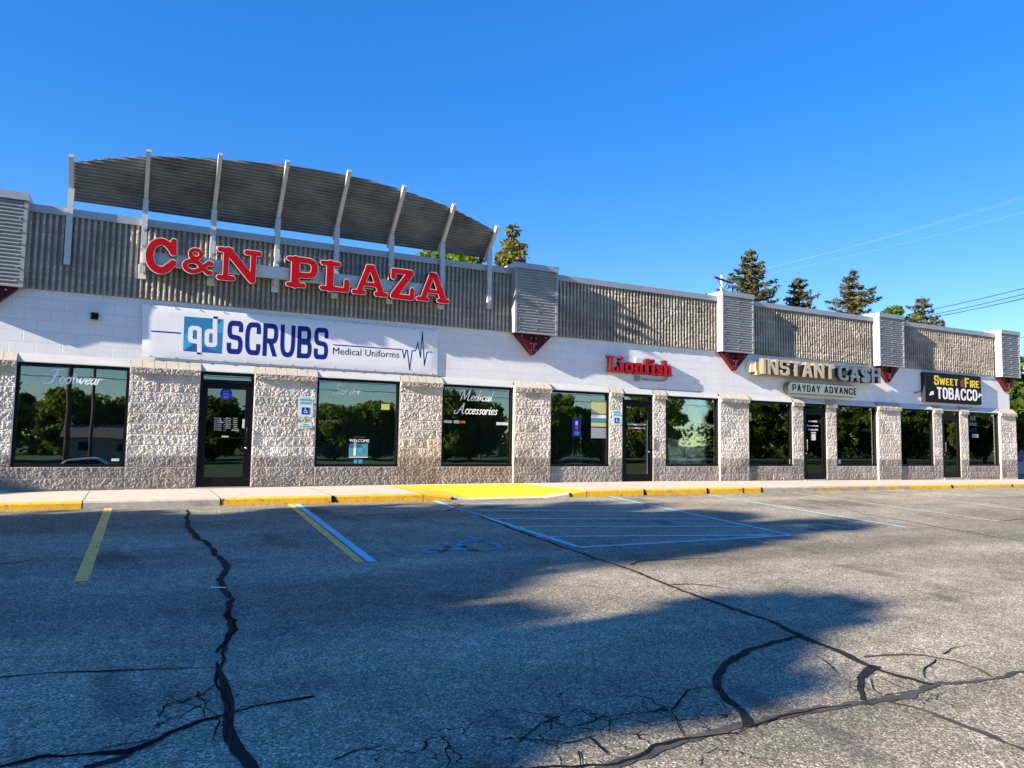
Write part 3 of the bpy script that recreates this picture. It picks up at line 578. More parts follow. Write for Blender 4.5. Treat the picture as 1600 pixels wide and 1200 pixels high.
for k, (a, b, pil) in enumerate(PIERS):
    y = -.05 if pil else 0.0; lod = .05 if b < -3 else .0115 if b < 9 else .016 if b < 16 else .024
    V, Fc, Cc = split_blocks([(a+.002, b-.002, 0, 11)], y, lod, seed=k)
    # plain core with side returns
    n0 = len(V); bx = MB().box(a+.002, b-.002, y+.0045, .30, -.25, HEAD+.06); V = np.concatenate([V, np.array(bx.v)]); Fq = np.array(bx.f)+n0; Fc = np.concatenate([Fc, Fq]); Cc = np.concatenate([Cc, np.tile([.50, .46, .40], (8, 1))])
    pier = col_mesh('pier', V, Fc, Cc, M['split'], bld)
    # cap course: split face strip under a sloping top
    yc = y-.06; V2, F2, C2 = split_blocks([(a, b, 0, 1)], yc, lod, seed=100+k); V2[:, 2] = 2.165+V2[:, 2]*.115/CRS; C2[:] = np.array([.40, .36, .31])
    cap = col_mesh('cap', V2, F2, C2, M['split'], pier)
    n = max(1, round((b-a)/.2032)); xs = np.linspace(a, b, n+1); cm = MB()
    for p, q in zip(xs, xs[1:]):
        cm.add([(p+.003, yc+.004, 2.28), (q-.003, yc+.004, 2.28), (q-.003, .058, 2.44), (p+.003, .058, 2.44)], [(0, 1, 2, 3)])
    cm.box(a+.001, b-.001, yc+.006, .2, 2.166, 2.276)
    cm.build('sloping_cap', M['split_top'], pier)
V, Fc, Cc = [], [], []
for k, (a, b) in enumerate(WINS):
    lod = .0115 if b < 9 else .018 if b < 16 else .026
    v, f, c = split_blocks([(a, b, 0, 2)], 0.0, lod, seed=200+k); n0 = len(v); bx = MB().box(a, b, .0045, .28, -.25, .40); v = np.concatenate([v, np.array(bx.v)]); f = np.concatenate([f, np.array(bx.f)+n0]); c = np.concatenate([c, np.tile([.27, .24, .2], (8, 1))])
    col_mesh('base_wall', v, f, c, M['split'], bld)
for a, b in ((8.04, .32), (14.43, .28), (20.98, .0)): pass
# white band, parapet core, flashing over openings
wb = MB(); wb.box(-9, 28.33, .06, .30, 2.425, 3.62); wb.build('white_band', M['white'], bld)
for a, b in WINS+DOORS:
    MB().add([(a, -.015, HEAD), (b, -.015, HEAD), (b, -.015, HEAD+.015), (a, -.015, HEAD+.015), (b, .057, 2.44), (a, .057, 2.44), (a, .12, HEAD), (b, .12, HEAD)], [(0,1,2,3), (3,2,4,5), (6,7,1,0)]).build('head_flashing', M['flash'], bld)
MB().box(-9, 28.34, .05, .32, 3.6, 5.0).box(-9, 28.34, .12, .30, 2.275, 2.424).build('parapet_core', M['smooth_block'], bld)
MB().box(28.02, 28.34, .32, 16, -.3, 5.0).box(-9, 28.02, 15.7, 16, -.3, 5.0).box(-9, -8.7, .32, 15.7, -.3, 5.0).build('side_wall', M['wallside'], bld)
MB().box(-8.7, 28.02, .32, 15.7, 4.55, 4.7).build('roof', M['roof'], bld)
# fluted (split rib) blocks
def ribs(x0, x1, seed):
    rg = np.random.default_rng(seed); V = []; Fc = []; Cc = []; base = 0; z0, z1 = 3.6, 4.992; dz = .029
    zs = np.linspace(z0, z1, int((z1-z0)/dz)+1); n = int((x1-x0)/.1016); st = .1016
    crs = np.floor((zs-z0)/.2032).astype(int); dj = np.abs(((zs-z0+.1016) % .2032)-.1016)
    for i in range(n):
        xa = x0+i*st; o = rg.random()*200
        xs = np.array([0, .004, .012, .035, .058, .066, .070, st-.0005])+xa; dep = np.array([.046, .046, 0, -.006, 0, .046, .046, .046])
        X, Z = np.meshgrid(xs, zs, indexing='ij'); amp = np.array([0, 0, 1, 1, 1, 0, 0, 0])[:, None]
        blk = (np.floor((i+2*(crs % 2))/4)*7.3+crs*3.1)[None, :]
        h = amp*(.008*vnoise(X*18+o+blk, Z*14+o)+.012*vnoise(X*40+o, Z*38+blk))
        Y = dep[:, None]-h+.008+0*Z; jm = (dj < .012)[None, :]; Y = np.where(jm & (amp > 0), Y+.006, Y)
        tone = np.array([1+.08*math.sin(c*12.9+math.floor((i+2*(c % 2))/4)*78.2) for c in crs])[None, :, None]
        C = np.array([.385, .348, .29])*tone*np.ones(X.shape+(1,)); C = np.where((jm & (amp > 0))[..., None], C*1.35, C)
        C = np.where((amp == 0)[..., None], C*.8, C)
        V.append(np.stack([X, Y, Z], -1).reshape(-1, 3)); Cc.append(C.reshape(-1, 3)); a, b = X.shape; k = np.arange(a*b).reshape(a, b)+base
        Fc.append(np.stack([k[:-1,:-1], k[1:,:-1], k[1:,1:], k[:-1,1:]], -1).reshape(-1, 4)); base += a*b
    return np.concatenate(V), np.concatenate(Fc), np.concatenate(Cc)
BOXES = [(-3.0,-1.84),(7.94,9.09),(14.39,15.54),(20.92,22.1),(27.46,28.57)]
cop = MB()
for k, (a, b) in enumerate([(-9,-3.0),(-1.84,7.94),(9.09,14.39),(15.54,20.92),(22.1,27.46)]):
    v, f, c = ribs(a, b, 300+k); col_mesh('fluted_parapet', v, f, c, M['fluted'], bld)
    nseg = max(1, round((b-a)/3.05)); xs = np.linspace(a+.002, b-.002, nseg+1)
    for p, q in zip(xs, xs[1:]): cop.box(p+.002, q-.002, -.035, .36, 4.992, 5.135)
cop.build('coping', M['cope'], bld)
def corr_panel(x0, x1, z0, z1, y, pitch, amp, axis_up=(0, 0, 1)):
    n = int((z1-z0)/pitch*8); t = np.linspace(0, 1, n+1); P = np.zeros((2, n+1, 3))
    for i, x in enumerate((x0, x1)):
        P[i, :, 0] = x; P[i, :, 2] = z0+(z1-z0)*t; P[i, :, 1] = y-amp*np.cos(2*np.pi*(z1-z0)*t/pitch)
    return P
for k, (a, b) in enumerate(BOXES):
    yf = -.235; z0, z1 = 3.565, 5.12
    bx = MB().box(a, b, yf+.03, .049, z0+.012, z1); bx.box(a-.012, a+.045, yf, yf+.045, z0, z1-.002).box(b-.045, b+.012, yf, yf+.045, z0, z1-.002).box(a+.046, b-.046, yf+.002, yf+.05, z0, z0+.025)
    bx.box(a-.012, a-.002, yf+.045, .049, z0+.004, z1-.002).box(b+.002, b+.012, yf+.045, .049, z0+.004, z1-.002)
    box = bx.build('louver_box', M['trim'], bld)
    MB().grid(corr_panel(a+.045, b-.045, z0+.026, z1+.02, yf+.016, .0678, .013)).build('corrugated_panel', M['galv'], box, True)
    MB().box(a-.022, b+.022, yf-.018, .36, z1-.001, 5.255).build('box_cap', M['cope'], box)
    for zz in np.linspace(z0+.12, z1-.12, 7):
        for xx in (a+.10, (a+b)/2, b-.10): MB().box(xx-.013, xx+.013, yf-.014, yf+.008, zz-.013, zz+.013).build('screw', M['bolt'], box)
    cx = (a+b)/2; t = MB(); zt = z0-.002; hw = .50
    t.prism([(cx-hw, -.10, zt), (cx+hw, -.10, zt), (cx, -.10, zt-.50)], (0, .155, 0))
    t.prism([(cx-.006, -.20, zt), (cx-.006, -.102, zt), (cx-.006, -.102, zt-.46), (cx-.006, -.125, zt-.46)], (.012, 0, 0))
    br = t.build('bracket', M['bracket'], bld)
    for dx, dz in ((-.33,-.05),(.33,-.05),(-.06,-.08),(.06,-.08),(-.06,-.22),(.06,-.22),(-.06,-.38),(.06,-.38)): MB().tube([(cx+dx, -.118, zt+dz), (cx+dx, -.101, zt+dz)], .014, 6).build('bolt', M['bolt'], br)
# interior
MB().add([(-8.6,.30,.02),(28,.30,.02),(28,6,.02),(-8.6,6,.02),(-8.6,6,2.9),(28,6,2.9),(28,.30,2.9),(-8.6,.30,2.9)], [(0,1,2,3),(3,2,5,4),(4,5,6,7)]).build('interior', M['interior'], bld)
for x in (2.3, 8.5, 12.3, 14.95, 18.8, 21.5, 24.0): pass
for x in (8.5, 14.95, 21.5): MB().box(x-.06, x+.06, .31, 5.9, .03, 2.89).build('partition_wall', M['interior'], bld)
# windows and doors
GY = .075
windows = []
for k, (a, b) in enumerate(WINS):
    z0, z1 = .405, HEAD-.003; f = MB(); t = .05
    f.box(a+.002, a+t, .02, .13, z0, z1).box(b-t, b-.002, .02, .13, z0, z1).box(a+t, b-t, .021, .129, z1-t, z1).box(a+.001, b-.001, .004, .131, z0-.001, z0+t)
    if k == 0: pass
    wn = f.build('window', M['black'], bld)
    MB().box(a+t-.005, b-t+.005, GY, GY+.006, z0+t-.005, z1-t+.005).build('glass_pane', M['glass'], wn)
    MB().box(b-.0018, b-.0005, -.0, .019, z0+.01, z1).build('jamb_edge', M['trim'], wn)
    windows.append(wn)
doors = []
for k, (a, b) in enumerate(DOORS):
    f = MB(); t = .055; z1 = HEAD-.003; lt = 2.06
    f.box(a+.002, a+t, .01, .13, 0, z1).box(b-t, b-.002, .01, .13, 0, z1).box(a+t, b-t, .011, .129, z1-t, z1).box(a+t, b-t, .012, .128, lt, lt+.06)
    d = f.build('door', M['black'], bld)
    lf = MB(); A, B_ = a+t+.006, b-t-.006; s = .085
    lf.box(A, A+s, .03, .08, .02, lt-.006).box(B_-s, B_, .03, .08, .02, lt-.006).box(A+s, B_-s, .031, .079, lt-.12, lt-.006).box(A+s, B_-s, .031, .079, .021, .20)
    if k == 0: lf.box(A+s, B_-s, .033, .077, .96, .985)
    lf.build('door_leaf', M['black'], d)
    MB().box(A+s-.004, B_-s+.004, .052, .058, .195, lt-.115).build('glass_pane', M['glass_dark'] if k < 2 else M['glass'], d)
    MB().box(a+t-.004, b-t+.004, .06, .066, lt+.055, z1-t+.004).build('transom_pane', M['glass'], d)
    hx = B_-.045 if k < 2 else A+.05; h = MB().tube([(hx, .03, .86), (hx, -.03, .88), (hx, -.03, 1.18), (hx, .03, 1.20)], .011, 8); h.build('handle', M['black'] if k < 2 else M['chrome'], d, True)
    MB().tube([(hx, .03, .78), (hx, .012, .78)], .022, 12).build('lock', M['chrome'], d, True)
    if k == 1: MB().box(B_-s-.035, B_-s-.012, .018, .03, .2, 1.6).build('pull_bar', M['chrome'], d)
    MB().box(a+.01, b-.01, -.03, .12, -.02+swz(a, 0), .012).build('threshold', M['trim'], d)
    doors.append(d)
# ------------------------------------------------------------------ arched canopy over the parapet
can = thing('arched_canopy', (3.05, -.1, 4.08), 'arched grey corrugated metal canopy on eight steel posts above the red plaza letters', 'canopy')
PX = [-1.2, .03, 1.25, 2.48, 3.7, 4.91, 6.12, 7.31]; LEN = [.57, .92, 1.10, 1.21, 1.24, 1.12, .90, .54]
c45 = math.sqrt(.5)
for x, L in zip(PX, LEN):
    p = MB().box(x-.05, x+.05, -.125, -.037, 4.08, 5.49).build('post', M['steel'], can)
    for z in (4.25, 4.58, 4.90): MB().tube([(x, -.145, z), (x, -.124, z)], .032, 10).build('bolt', M['bolt'], p)
    a0 = np.array([x, -.105+.37*c45, 5.56-.37*c45]); a1 = np.array([x, -.105-L*c45, 5.56+L*c45])
    ar = MB().beam(a0, a1, .075, .10).build('arm', M['steel'], can)
    d = np.array([0, -c45, c45]); MB().beam(a1, a1+d*.012, .08, .105).build('end_cap', M['trim'], ar)
# corrugated sheets: plane at 45 degrees lying on the arms, lower edge straight, upper edge arched
def arcL(x): return float(np.interp(x, [-1.2, -.6, .03, .65, 1.25, 1.9, 2.48, 3.1, 3.7, 4.3, 4.91, 5.5, 6.12, 6.7, 7.31], [.42, .62, .79, .90, .98, 1.05, 1.10, 1.13, 1.12, 1.08, 1.00, .91, .78, .60, .40]))
for xa, xb in zip(PX, PX[1:]):
    s0 = -.36; pit = .0678; xs = np.linspace(xa+.003-.04*(xa == PX[0]), xb-.003+.04*(xb == PX[-1]), 13); mb = MB(); rows = []
    smax = 1.2; ns = int((smax-s0)/pit*8); ss = np.linspace(s0, smax, ns)
    for x in xs:
        top = arcL(x); r = []
        for s in ss:
            q = min(s, top); h = .068+.019*math.cos(2*math.pi*q/pit)
            r.append((x, -.105-q*c45+h*c45, 5.56+q*c45+h*c45))
        rows.append(r)
    mb.grid(np.array(rows)); mb.build('corrugated_sheet', M['galv_old'], can, True)
# ------------------------------------------------------------------ plaza letters
TW = {
 'C': [(arc(.5, .5, .38, .40, 52, 318, 26), .105, .115, False), ([(.90, .95), (.90, .63)], .085, .10, False), ([(.74,.8),(.88,.66)], .09, .09, False), ([(.78,.22),(.90,.33)], .09, .11, False)],
 '&': [(arc(.42, .76, .17, .165, 0, 360, 22), .085, .085, False), (arc(.34, .28, .25, .20, 20, 330, 24), .10, .10, False), ([(.28,.66),(.82,.09),(.92,.09)], .10, .10, False), ([(.58,.16),(.74,.36),(.86,.48),(.93,.44)], .08, .10, False), ([(.52,.62),(.30,.46)], .07, .07, False)],
 'N': [([(.20,.09),(.20,.91)], .085, .085, False), ([(.06,.91),(.30,.91)], .085, .085, False), ([(.06,.09),(.36,.09)], .085, .085, False), ([(.24,.90),(.80,.11)], .12, .12, False), ([(.82,.1),(.82,.91)], .085, .085, False), ([(.66,.91),(.95,.91)], .085, .085, False)],
 'P': [([(.28,.09),(.28,.91)], .12, .12, False), ([(.10,.09),(.52,.09)], .085, .085, False), ([(.10,.91),(.3,.91)], .085, .085, False), (rpoly([(.28,.905),(.83,.905),(.83,.42),(.28,.42)], .22), .10, .10, False)],
 'L': [([(.34,.09),(.34,.91)], .12, .12, False), ([(.10,.91),(.60,.91)], .085, .085, False), ([(.10,.09),(.90,.09)], .085, .085, False), ([(.88,.12),(.88,.38)], .10, .085, False)],
 'A': [([(.20,.1),(.45,.88)], .095, .10, False), ([(.55,.88),(.82,.1)], .11, .115, False), ([(.44,.90),(.55,.90)], .10, .10, False), ([(.06,.085),(.33,.085)], .08, .08, False), ([(.68,.085),(.95,.085)], .08, .08, False), ([(.28,.36),(.70,.36)], .07, .07, False)],
 'Z': [([(.14,.70),(.14,.91)], .09, .085, False), ([(.14,.905),(.82,.905)], .09, .09, False), ([(.80,.88),(.18,.12)], .12, .12, False), ([(.14,.09),(.88,.09)], .09, .09, False), ([(.88,.10),(.88,.34)], .09, .085, False)],
}
pz = thing('channel_letter_sign', (3.1, 0, 4.36), 'large red slab serif letters reading C&N PLAZA on a white rail', 'sign')
MB().box(.02, 6.1, -.20, -.032, 4.245, 4.47).build('raceway', M['raceway'], pz)
for x in PX[1:7]: MB().box(x-.07, x+.07, -.028, -.014, 3.97, 4.245).build('mounting_strap', M['raceway'], pz)
LT = [('C', 224.5, 276, 4.03, 4.755), ('&', 283, 334, 4.10, 4.63), ('N', 337, 409, 4.03, 4.73), ('P', 446, 497, 4.03, 4.72), ('L', 499, 547.5, 4.03, 4.72), ('A', 549, 608, 4.03, 4.73), ('Z', 610, 649, 4.03, 4.72), ('A', 650, 704, 4.03, 4.73)]
for ch, p0, p1, zb, zt in LT:
    x0 = F(p0, 430, -.33)[0]; x1 = F(p1, 430, -.33)[0]; h = zt-zb; wd = x1-x0
    def mp(q): return (q[0]*wd, q[1]*h)
    st = [([mp(q) for q in s[0]], s[1]*h*.93, s[2]*h*.93, s[3]) for s in TW[ch]]
    core = sdf_loops(st, -.004, .008); outer = sdf_loops(st, .009, .008)
    allp = np.concatenate(outer); lo = allp.min(0); hi = allp.max(0); sx = wd/(hi[0]-lo[0]); sz = h/(hi[1]-lo[1])
    def fit(l): return [np.stack([x0+(q[:, 0]-lo[0])*sx, zb+(q[:, 1]-lo[1])*sz], 1) for q in l]
    def mesh(l, ya, yb, name, m, par):
        v, fs = curve_mesh(fit(l), yb-ya); return MB().add(np.stack([v[:, 0], (ya+yb)/2-v[:, 2], v[:, 1]], 1), fs).build(name, m, par)
    le = mesh(outer, -.335, -.2005, 'letter', [M['letter_trim'], M['return']], pz)
    for p in le.data.polygons: p.material_index = 0 if abs(p.normal.y) > .9 else 1
    # white edge stands proud like a rim, red face set just behind it
    mesh(core, -.339, -.336, 'letter_face', M['red'], le)

# ------------------------------------------------------------------ banner
def on(pxs, y): return [F(*p, y) for p in pxs]
ban = thing('wall_banner', (3.2, .04, 2.5), 'wide white vinyl banner reading qd SCRUBS Medical Uniforms with heartbeat line', 'banner')
TL, TR, BR, BL = on([(222, 475), (685, 517), (683, 586), (222, 557)], .035)
nx, nz = 70, 12; rows = []
for i in range(nx+1):
    u = i/nx; r = []
    for j in range(nz+1):
        v = j/nz; p = (BL*(1-u)+BR*u)*(1-v)+(TL*(1-u)+TR*u)*v; edge = min(u*14, (1-u)*14, 1)*min(v*4, (1-v)*4, 1)
        r.append((p[0], .02+.012*(1-min(edge*3, 1)), p[2]))
    rows.append(r)
MB().grid(np.array(rows)[::-1]).build('vinyl_sheet', M['banner'], ban, True)
for i in range(14):
    u = (i+.3)/13.6
    for e, s in ((BL*(1-u)+BR*u, .02), (TL*(1-u)+TR*u, -.02)): MB().tube([(e[0], .012, e[2]+s), (e[0], .034, e[2]+s)], .012, 8).build('grommet', M['bolt'], ban)
YB = .0188
def flat(name, poly, m, par, y=YB, th=.001):
    return MB().prism([(p[0], y, p[1]) for p in poly], (0, th, 0)).build(name, m, par)
def xz(px_, py_, y=YB): q = F(px_, py_, y); return (q[0], q[2])
def loft(strokes, name, m, par, y=YB, th=.001, iso=0, res=.012):
    v, fs = curve_mesh(sdf_loops(strokes, iso, res), th); return MB().add(np.stack([v[:, 0], y+th/2-v[:, 2], v[:, 1]], 1), fs).build(name, m, par)
flat('printed_line', [xz(236, 516.2), xz(282.5, 519.5), xz(282.5, 521.7), xz(236, 518.2)], M['navy'], ban)
q = [xz(288, 494.2), xz(348.6, 499), xz(346.6, 552.6), xz(286, 548.3)]
lg = flat('logo_square', q, M['logo_blue'], ban)
cx, cz = (q[0][0]+q[2][0])/2, (q[0][1]+q[2][1])/2
flat('logo_corner', [q[3], q[2], xz(303, 537), ], M['logo_deep'], lg, YB-.0006, .0005); flat('logo_corner', [q[3], xz(302, 537), xz(300, 520), xz(289, 520)], M['logo_light'], lg, YB-.0006, .0005)
flat('logo_corner', [q[1], xz(339, 508), xz(336, 520), xz(347.8, 520)], M['logo_light'], lg, YB-.0006, .0005); flat('logo_corner', [q[1], xz(338, 508), xz(326, 497.4)], M['logo_deep'], lg, YB-.0006, .0005)
def pxst(pts, r0, butt=True): return ([xz(*p) for p in pts], r0, r0, butt)
loft([pxst(rpoly([(311.5, 555),(311.5, 513),(298, 512),(297, 532),(311, 534)], 4), .042), pxst([(311.5, 555.5),(311.5, 512)], .042)], 'logo_letters', M['print_white'], lg, YB-.0012, .0005)
loft([pxst(rpoly([(336, 494),(336, 539.5),(323, 538),(323.5, 517),(337, 518)], 4), .042), pxst([(336.4, 493),(335.5, 540)], .042)], 'logo_letters', M['print_white'], lg, YB-.0012, .0005)
flat('logo_bar', [xz(333.5, 494.2), xz(339.5, 494.8), xz(339.5, 498.3), xz(333.5, 497.8)], M['print_black'], lg, YB-.0018, .0005); flat('logo_bar', [xz(307.5, 550.5), xz(314, 551), xz(314, 554), xz(307.5, 553.5)], M['print_black'], lg, YB-.0018, .0005)
a, b = xz(353.5, 552.5), xz(512, 562.2); top = xz(353.5, 500)[1]
place(sans_mesh('SCRUBS', .56, .155, .085, .003, res=.012), 'lettering', M['navy'], ban, a, (b[0], 0), top, YB, .001, slope_z=b[1]-a[1])
a, b = xz(520, 553.3), xz(623.7, 559.3); place(text_mesh('Medical Uniforms', .003, 0), 'lettering', M['print_black'], ban, a, (b[0], 0), xz(520, 542.6)[1], YB, .001, slope_z=b[1]-a[1])
hb = [(485,275),(915,305),(925,358),(938,308),(946,310),(960,432),(975,312),(997,312),(1012,258),(1027,355),(1040,192),(1052,405),(1068,320),(1100,320)]
loft([([xz(400+x/4, 470+y/4) for x, y in hb], .011, .011, False)], 'heartbeat_line', M['navy'], ban, res=.006)

# ------------------------------------------------------------------ other shop signs
def serif(ch, h):
    V = .105; t = .045; xh = .68
    stem = lambda x, a, b: ([(x, a), (x, b)], V, V, True)
    sf = lambda x0, x1, y: ([(x0, y), (x1, y)], t, t, True)
    return {'L': (.78, [stem(.25, 0, 1), sf(.02, .50, .955), sf(.02, .72, .045), ([(.70, .0), (.72, .32)], .06, .04, True)]),
     'i': (.44, [stem(.22, 0, xh), sf(.03, .22, xh-.05), sf(.02, .43, .045), ([(.2, .90), (.2, .901)], .12, .12, False)]),
     'o': (.66, [(arc(.33, .33, .225, .275, 0, 360, 24), .09, .09, False)]),
     'n': (.76, [stem(.2, 0, xh), sf(.03, .2, xh-.05), sf(.02, .38, .045), (rpoly([(.22,.48),(.36,.63),(.55,.58),(.55,0)], .2), .085, .1, True), sf(.40, .74, .045)]),
     'f': (.5, [(rpoly([(.2,0),(.2,.93),(.42,.95)], .2), .10, .085, True), ([(.42,.88),(.43,.89)], .1, .1, False), sf(.02, .44, xh-.05), sf(.02, .42, .045)]),
     's': (.52, [(arc(.26, .50, .15, .125, 30, 270, 14)+arc(.26, .175, .16, .13, 90, -150, 14), .075, .075, False), ([(.42,.45),(.42,.66)], .035, .035, False), ([(.08,.02),(.08,.24)], .035, .035, False)]),
     'h': (.76, [stem(.2, 0, 1), sf(.03, .2, .955), sf(.02, .38, .045), (rpoly([(.22,.48),(.36,.63),(.55,.58),(.55,0)], .2), .085, .1, True), sf(.40, .74, .045)])}[ch]
lf = thing('channel_letter_sign', (11.4, .06, 2.9), 'dark red serif letters reading Lionfish on the white band', 'sign')
x0, x1 = F(950, 590, -.08)[0], F(1051, 590, -.08)[0]; zb, zt = F(952, 580, -.08)[2], F(950, 555.5, -.08)[2]; zb2 = F(1051, 588, -.08)[2]
L = []; x = 0
for ch in 'Lionfish':
    wch, st = serif(ch, 1); L.append(([([(p[0]+x, p[1]) for p in s[0]], s[1], s[2], s[3]) for s in st])); x += wch
sx = (x1-x0)/x; sz = (zt-zb)
for st in L:
    v, fs = curve_mesh(sdf_loops(st, .012, .02), 1); P = np.stack([x0+v[:, 0]*sx, -.03-v[:, 2]*.13, zb+v[:, 1]*sz+(zb2-zb)*v[:, 0]/x], 1)
    o = MB().add(P, fs).build('letter', [M['red_dark'], M['return']], lf)
    for p in o.data.polygons: p.material_index = 0 if abs(p.normal.y) > .9 else 1
q = [F(948, 565, .03), F(960, 565, .03)]
MB().box(x0+.0, x0+.26, .035, .056, zb+.12, zb+.42).build('backing_plate', M['raceway'], lf)
MB().box(x0+.95, x0+1.25, .036, .056, zb+.20, zb+.43).build('backing_plate', M['raceway'], lf)
MB().tube([F(*p, .03) for p in [(1043, 588), (1042.5, 591), (1039, 594), (1032, 595.5), (1018, 594), (1003, 592.5)]], .018, 8).build('conduit', M['galv'], lf, True)
p = F(996.5, 591.5, 0); MB().box(p[0]-.06, p[0]+.06, -.03, .058, p[2]-.07, p[2]+.07).build('junction_box', M['galv'], lf)

ic = thing('channel_letter_sign', (17.0, .06, 2.9), 'aged block letters reading INSTANT CASH, the last word darker blue grey', 'sign')
YF = -.34
x0, x1, x2, x3 = F(1192.5, 575, YF)[0], F(1304.5, 575, YF)[0], F(1311, 580, YF)[0], F(1376, 585, YF)[0]
zb = F(1200, 584.5, YF)[2]; zt = F(1200, 563.5, YF)[2]; zt = zb+.445
MB().box(x0-.12, x1+.9, YF+.16, YF+.30, zb+.10, zb+.34).box(x0-.1, x3-.1, YF+.14, YF+.36, zb-.02, zb+.10).build('raceway', M['brown_box'], ic)
MB().box(x0-.28, x0-.12, YF+.2, .058, zb+.06, zb+.36).build('end_box', M['cream'], ic)
for q in (x0+.1, x1): MB().box(q, q+.1, YF+.30, .058, zb+.1, zb+.3).build('bracket', M['cream'], ic)
def channel(word, xa, xb, mface, mret, widths, par, z0, z1, yf, dep, wd=.62, st=.17, gap=.10):
    tx = sans_text(word, wd, st, gap, widths); tot = tx[-1][1]+widths.get(tx[-1][0], 1)*wd; s = (xb-xa)/tot
    for ch, x, stk in tx:
        ext = .10 if ch == '$' else 0
        v, fs = curve_mesh(sdf_loops(stk, 0, .018, (0, 1)), 1)
        if ext: v[:, 1] = v[:, 1]*(1+2*ext)-ext
        P = np.stack([xa+v[:, 0]*s, yf+dep/2-v[:, 2]*dep, z0+v[:, 1]*(z1-z0)], 1); o = MB().add(P, fs).build('letter', [mface, mret], par)
        for p in o.data.polygons: p.material_index = 0 if abs(p.normal.y) > .9 else 1
IW = {'I': .30, 'N': 1.05, 'A': 1.12, 'T': 1.0, 'S': 1.0, 'C': 1.05, 'H': 1.0, '$': 1.0}
channel('INSTANT', x0, x1, M['beige'], M['beige_return'], IW, ic, zb, zt, YF, .16)
channel('CA$H', x2, x3, M['blue_grey'], M['black_return'], IW, ic, zb-.02, zt-.0, YF, .18)
# payday light box
pa = thing('light_box_sign', (16.9, .06, 2.6), 'cream pill shaped light box reading PAYDAY ADVANCE under the cash letters', 'sign')
YP = -.13; xa, xb = F(1231, 607, YP)[0], F(1342.5, 612, YP)[0]; zc = F(1285, 608.8, YP)[2]; hh = .168
pill = arc(xa+hh, zc, hh, hh, 90, 270, 16)+arc(xb-hh, zc, hh, hh, 270, 450, 16)
MB().prism([(p[0], YP, p[1]) for p in pill], (0, .188, 0)).build('cabinet', M['olive'], pa)
pin = arc(xa+hh, zc, hh-.012, hh-.012, 90, 270, 16)+arc(xb-hh, zc, hh-.012, hh-.012, 270, 450, 16)
fc = MB().prism([(p[0], YP-.012, p[1]) for p in pin], (0, .011, 0)).build('sign_face', M['cream'], pa)
for wd_, u0, u1 in (('PAYDAY', .17, .17+.425*(xb-xa-.32)), ('ADVANCE', .17+.485*(xb-xa-.32), xb-xa-.15)):
    place(sans_mesh(wd_, .58, .17, .12, .003, {'A': 1.1, 'E': .85, 'Y': 1.1}, .02), 'lettering', M['print_black'], fc, (xa+u0, zc-.10), (xa+u1, 0), zc+.105, YP-.0145, .002)
# tobacco sign
tb = thing('light_box_sign', (25.0, .06, 2.6), 'black sign box reading SWEET FIRE TOBACCO in yellow and white', 'sign')
YT = -.09; xa, xb = F(1445.6, 605, YT)[0], F(1532.8, 610, YT)[0]; zb, zt = F(1489, 630, YT)[2], F(1489, 584.7, YT)[2]; Wd = xb-xa; H = zt-zb
MB().box(xa, xb, YT, .058, zb, zt).build('cabinet', M['darkgrey'], tb)
fc = MB().box(xa+.006, xb-.006, YT-.006, YT-.001, zb+.006, zt-.006).build('sign_face', M['sign_black'], tb)
def tw(s, u0, u1, v0, v1, m, wd=.60, st=.17, gap=.1, wds=IW):
    place(sans_mesh(s, wd, st, gap, .003, wds, .02), 'lettering', m, fc, (xa+u0*Wd, zb+v0*H), (xa+u1*Wd, 0), zb+v1*H, YT-.010, .003)
tw('S', .155, .235, .585, .91, M['sign_yellow']); tw('WEET', .245, .575, .60, .835, M['sign_yellow'], wds={'W': 1.5, 'E': .85}); tw('F', .70, .775, .575, .91, M['sign_yellow']); tw('IRE', .795, .965, .59, .835, M['sign_yellow'])
tw('TOBACCO', .20, .925, .12, .52, M['print_white'])
fx = lambda u, v: (xa+u*Wd, zb+v*H)
loft([([fx(.645, .62), fx(.635, .72), fx(.65, .80)], .055, .04, False), ([fx(.66, .62), fx(.67, .74), fx(.66, .88)], .05, .015, False), ([fx(.63, .66), fx(.625, .80)], .035, .012, False)], 'flame_emblem', M['flame'], fc, YT-.010, .003)
for (u0, v0), (u1, v1) in (((.07, .24), (.16, .30)), ((.95, .25), (1.0, .40))): loft([([fx(u0, v0), fx(u1-.02, v1)], .03, .04, True), ([fx(u0+.02, v0+.08), fx(u0+.06, v0+.1)], .022, .03, False)], 'cigar_emblem', M['print_white'], fc, YT-.010, .003)
MB().tube([F(*p, .03) for p in [(1444, 603), (1441, 606), (1440, 610), (1434, 613), (1428, 614)]], .012, 6).build('cable', M['black'], tb)
# small wall things
p = F(148, 494, 0); wl = thing('wall_light', (p[0], .06, p[2]), 'small black box light on the white band above the pier', 'light')
MB().box(p[0]-.06, p[0]+.06, -.06, .03, p[2]-.06, p[2]+.06).box(p[0]-.035, p[0]+.035, .03, .058, p[2]-.035, p[2]+.035).build('housing', M['black'], wl)
MB().box(p[0]-.05, p[0]+.05, -.02, .02, p[2]-.066, p[2]-.0605).build('lens', M['decal_dim'], wl)

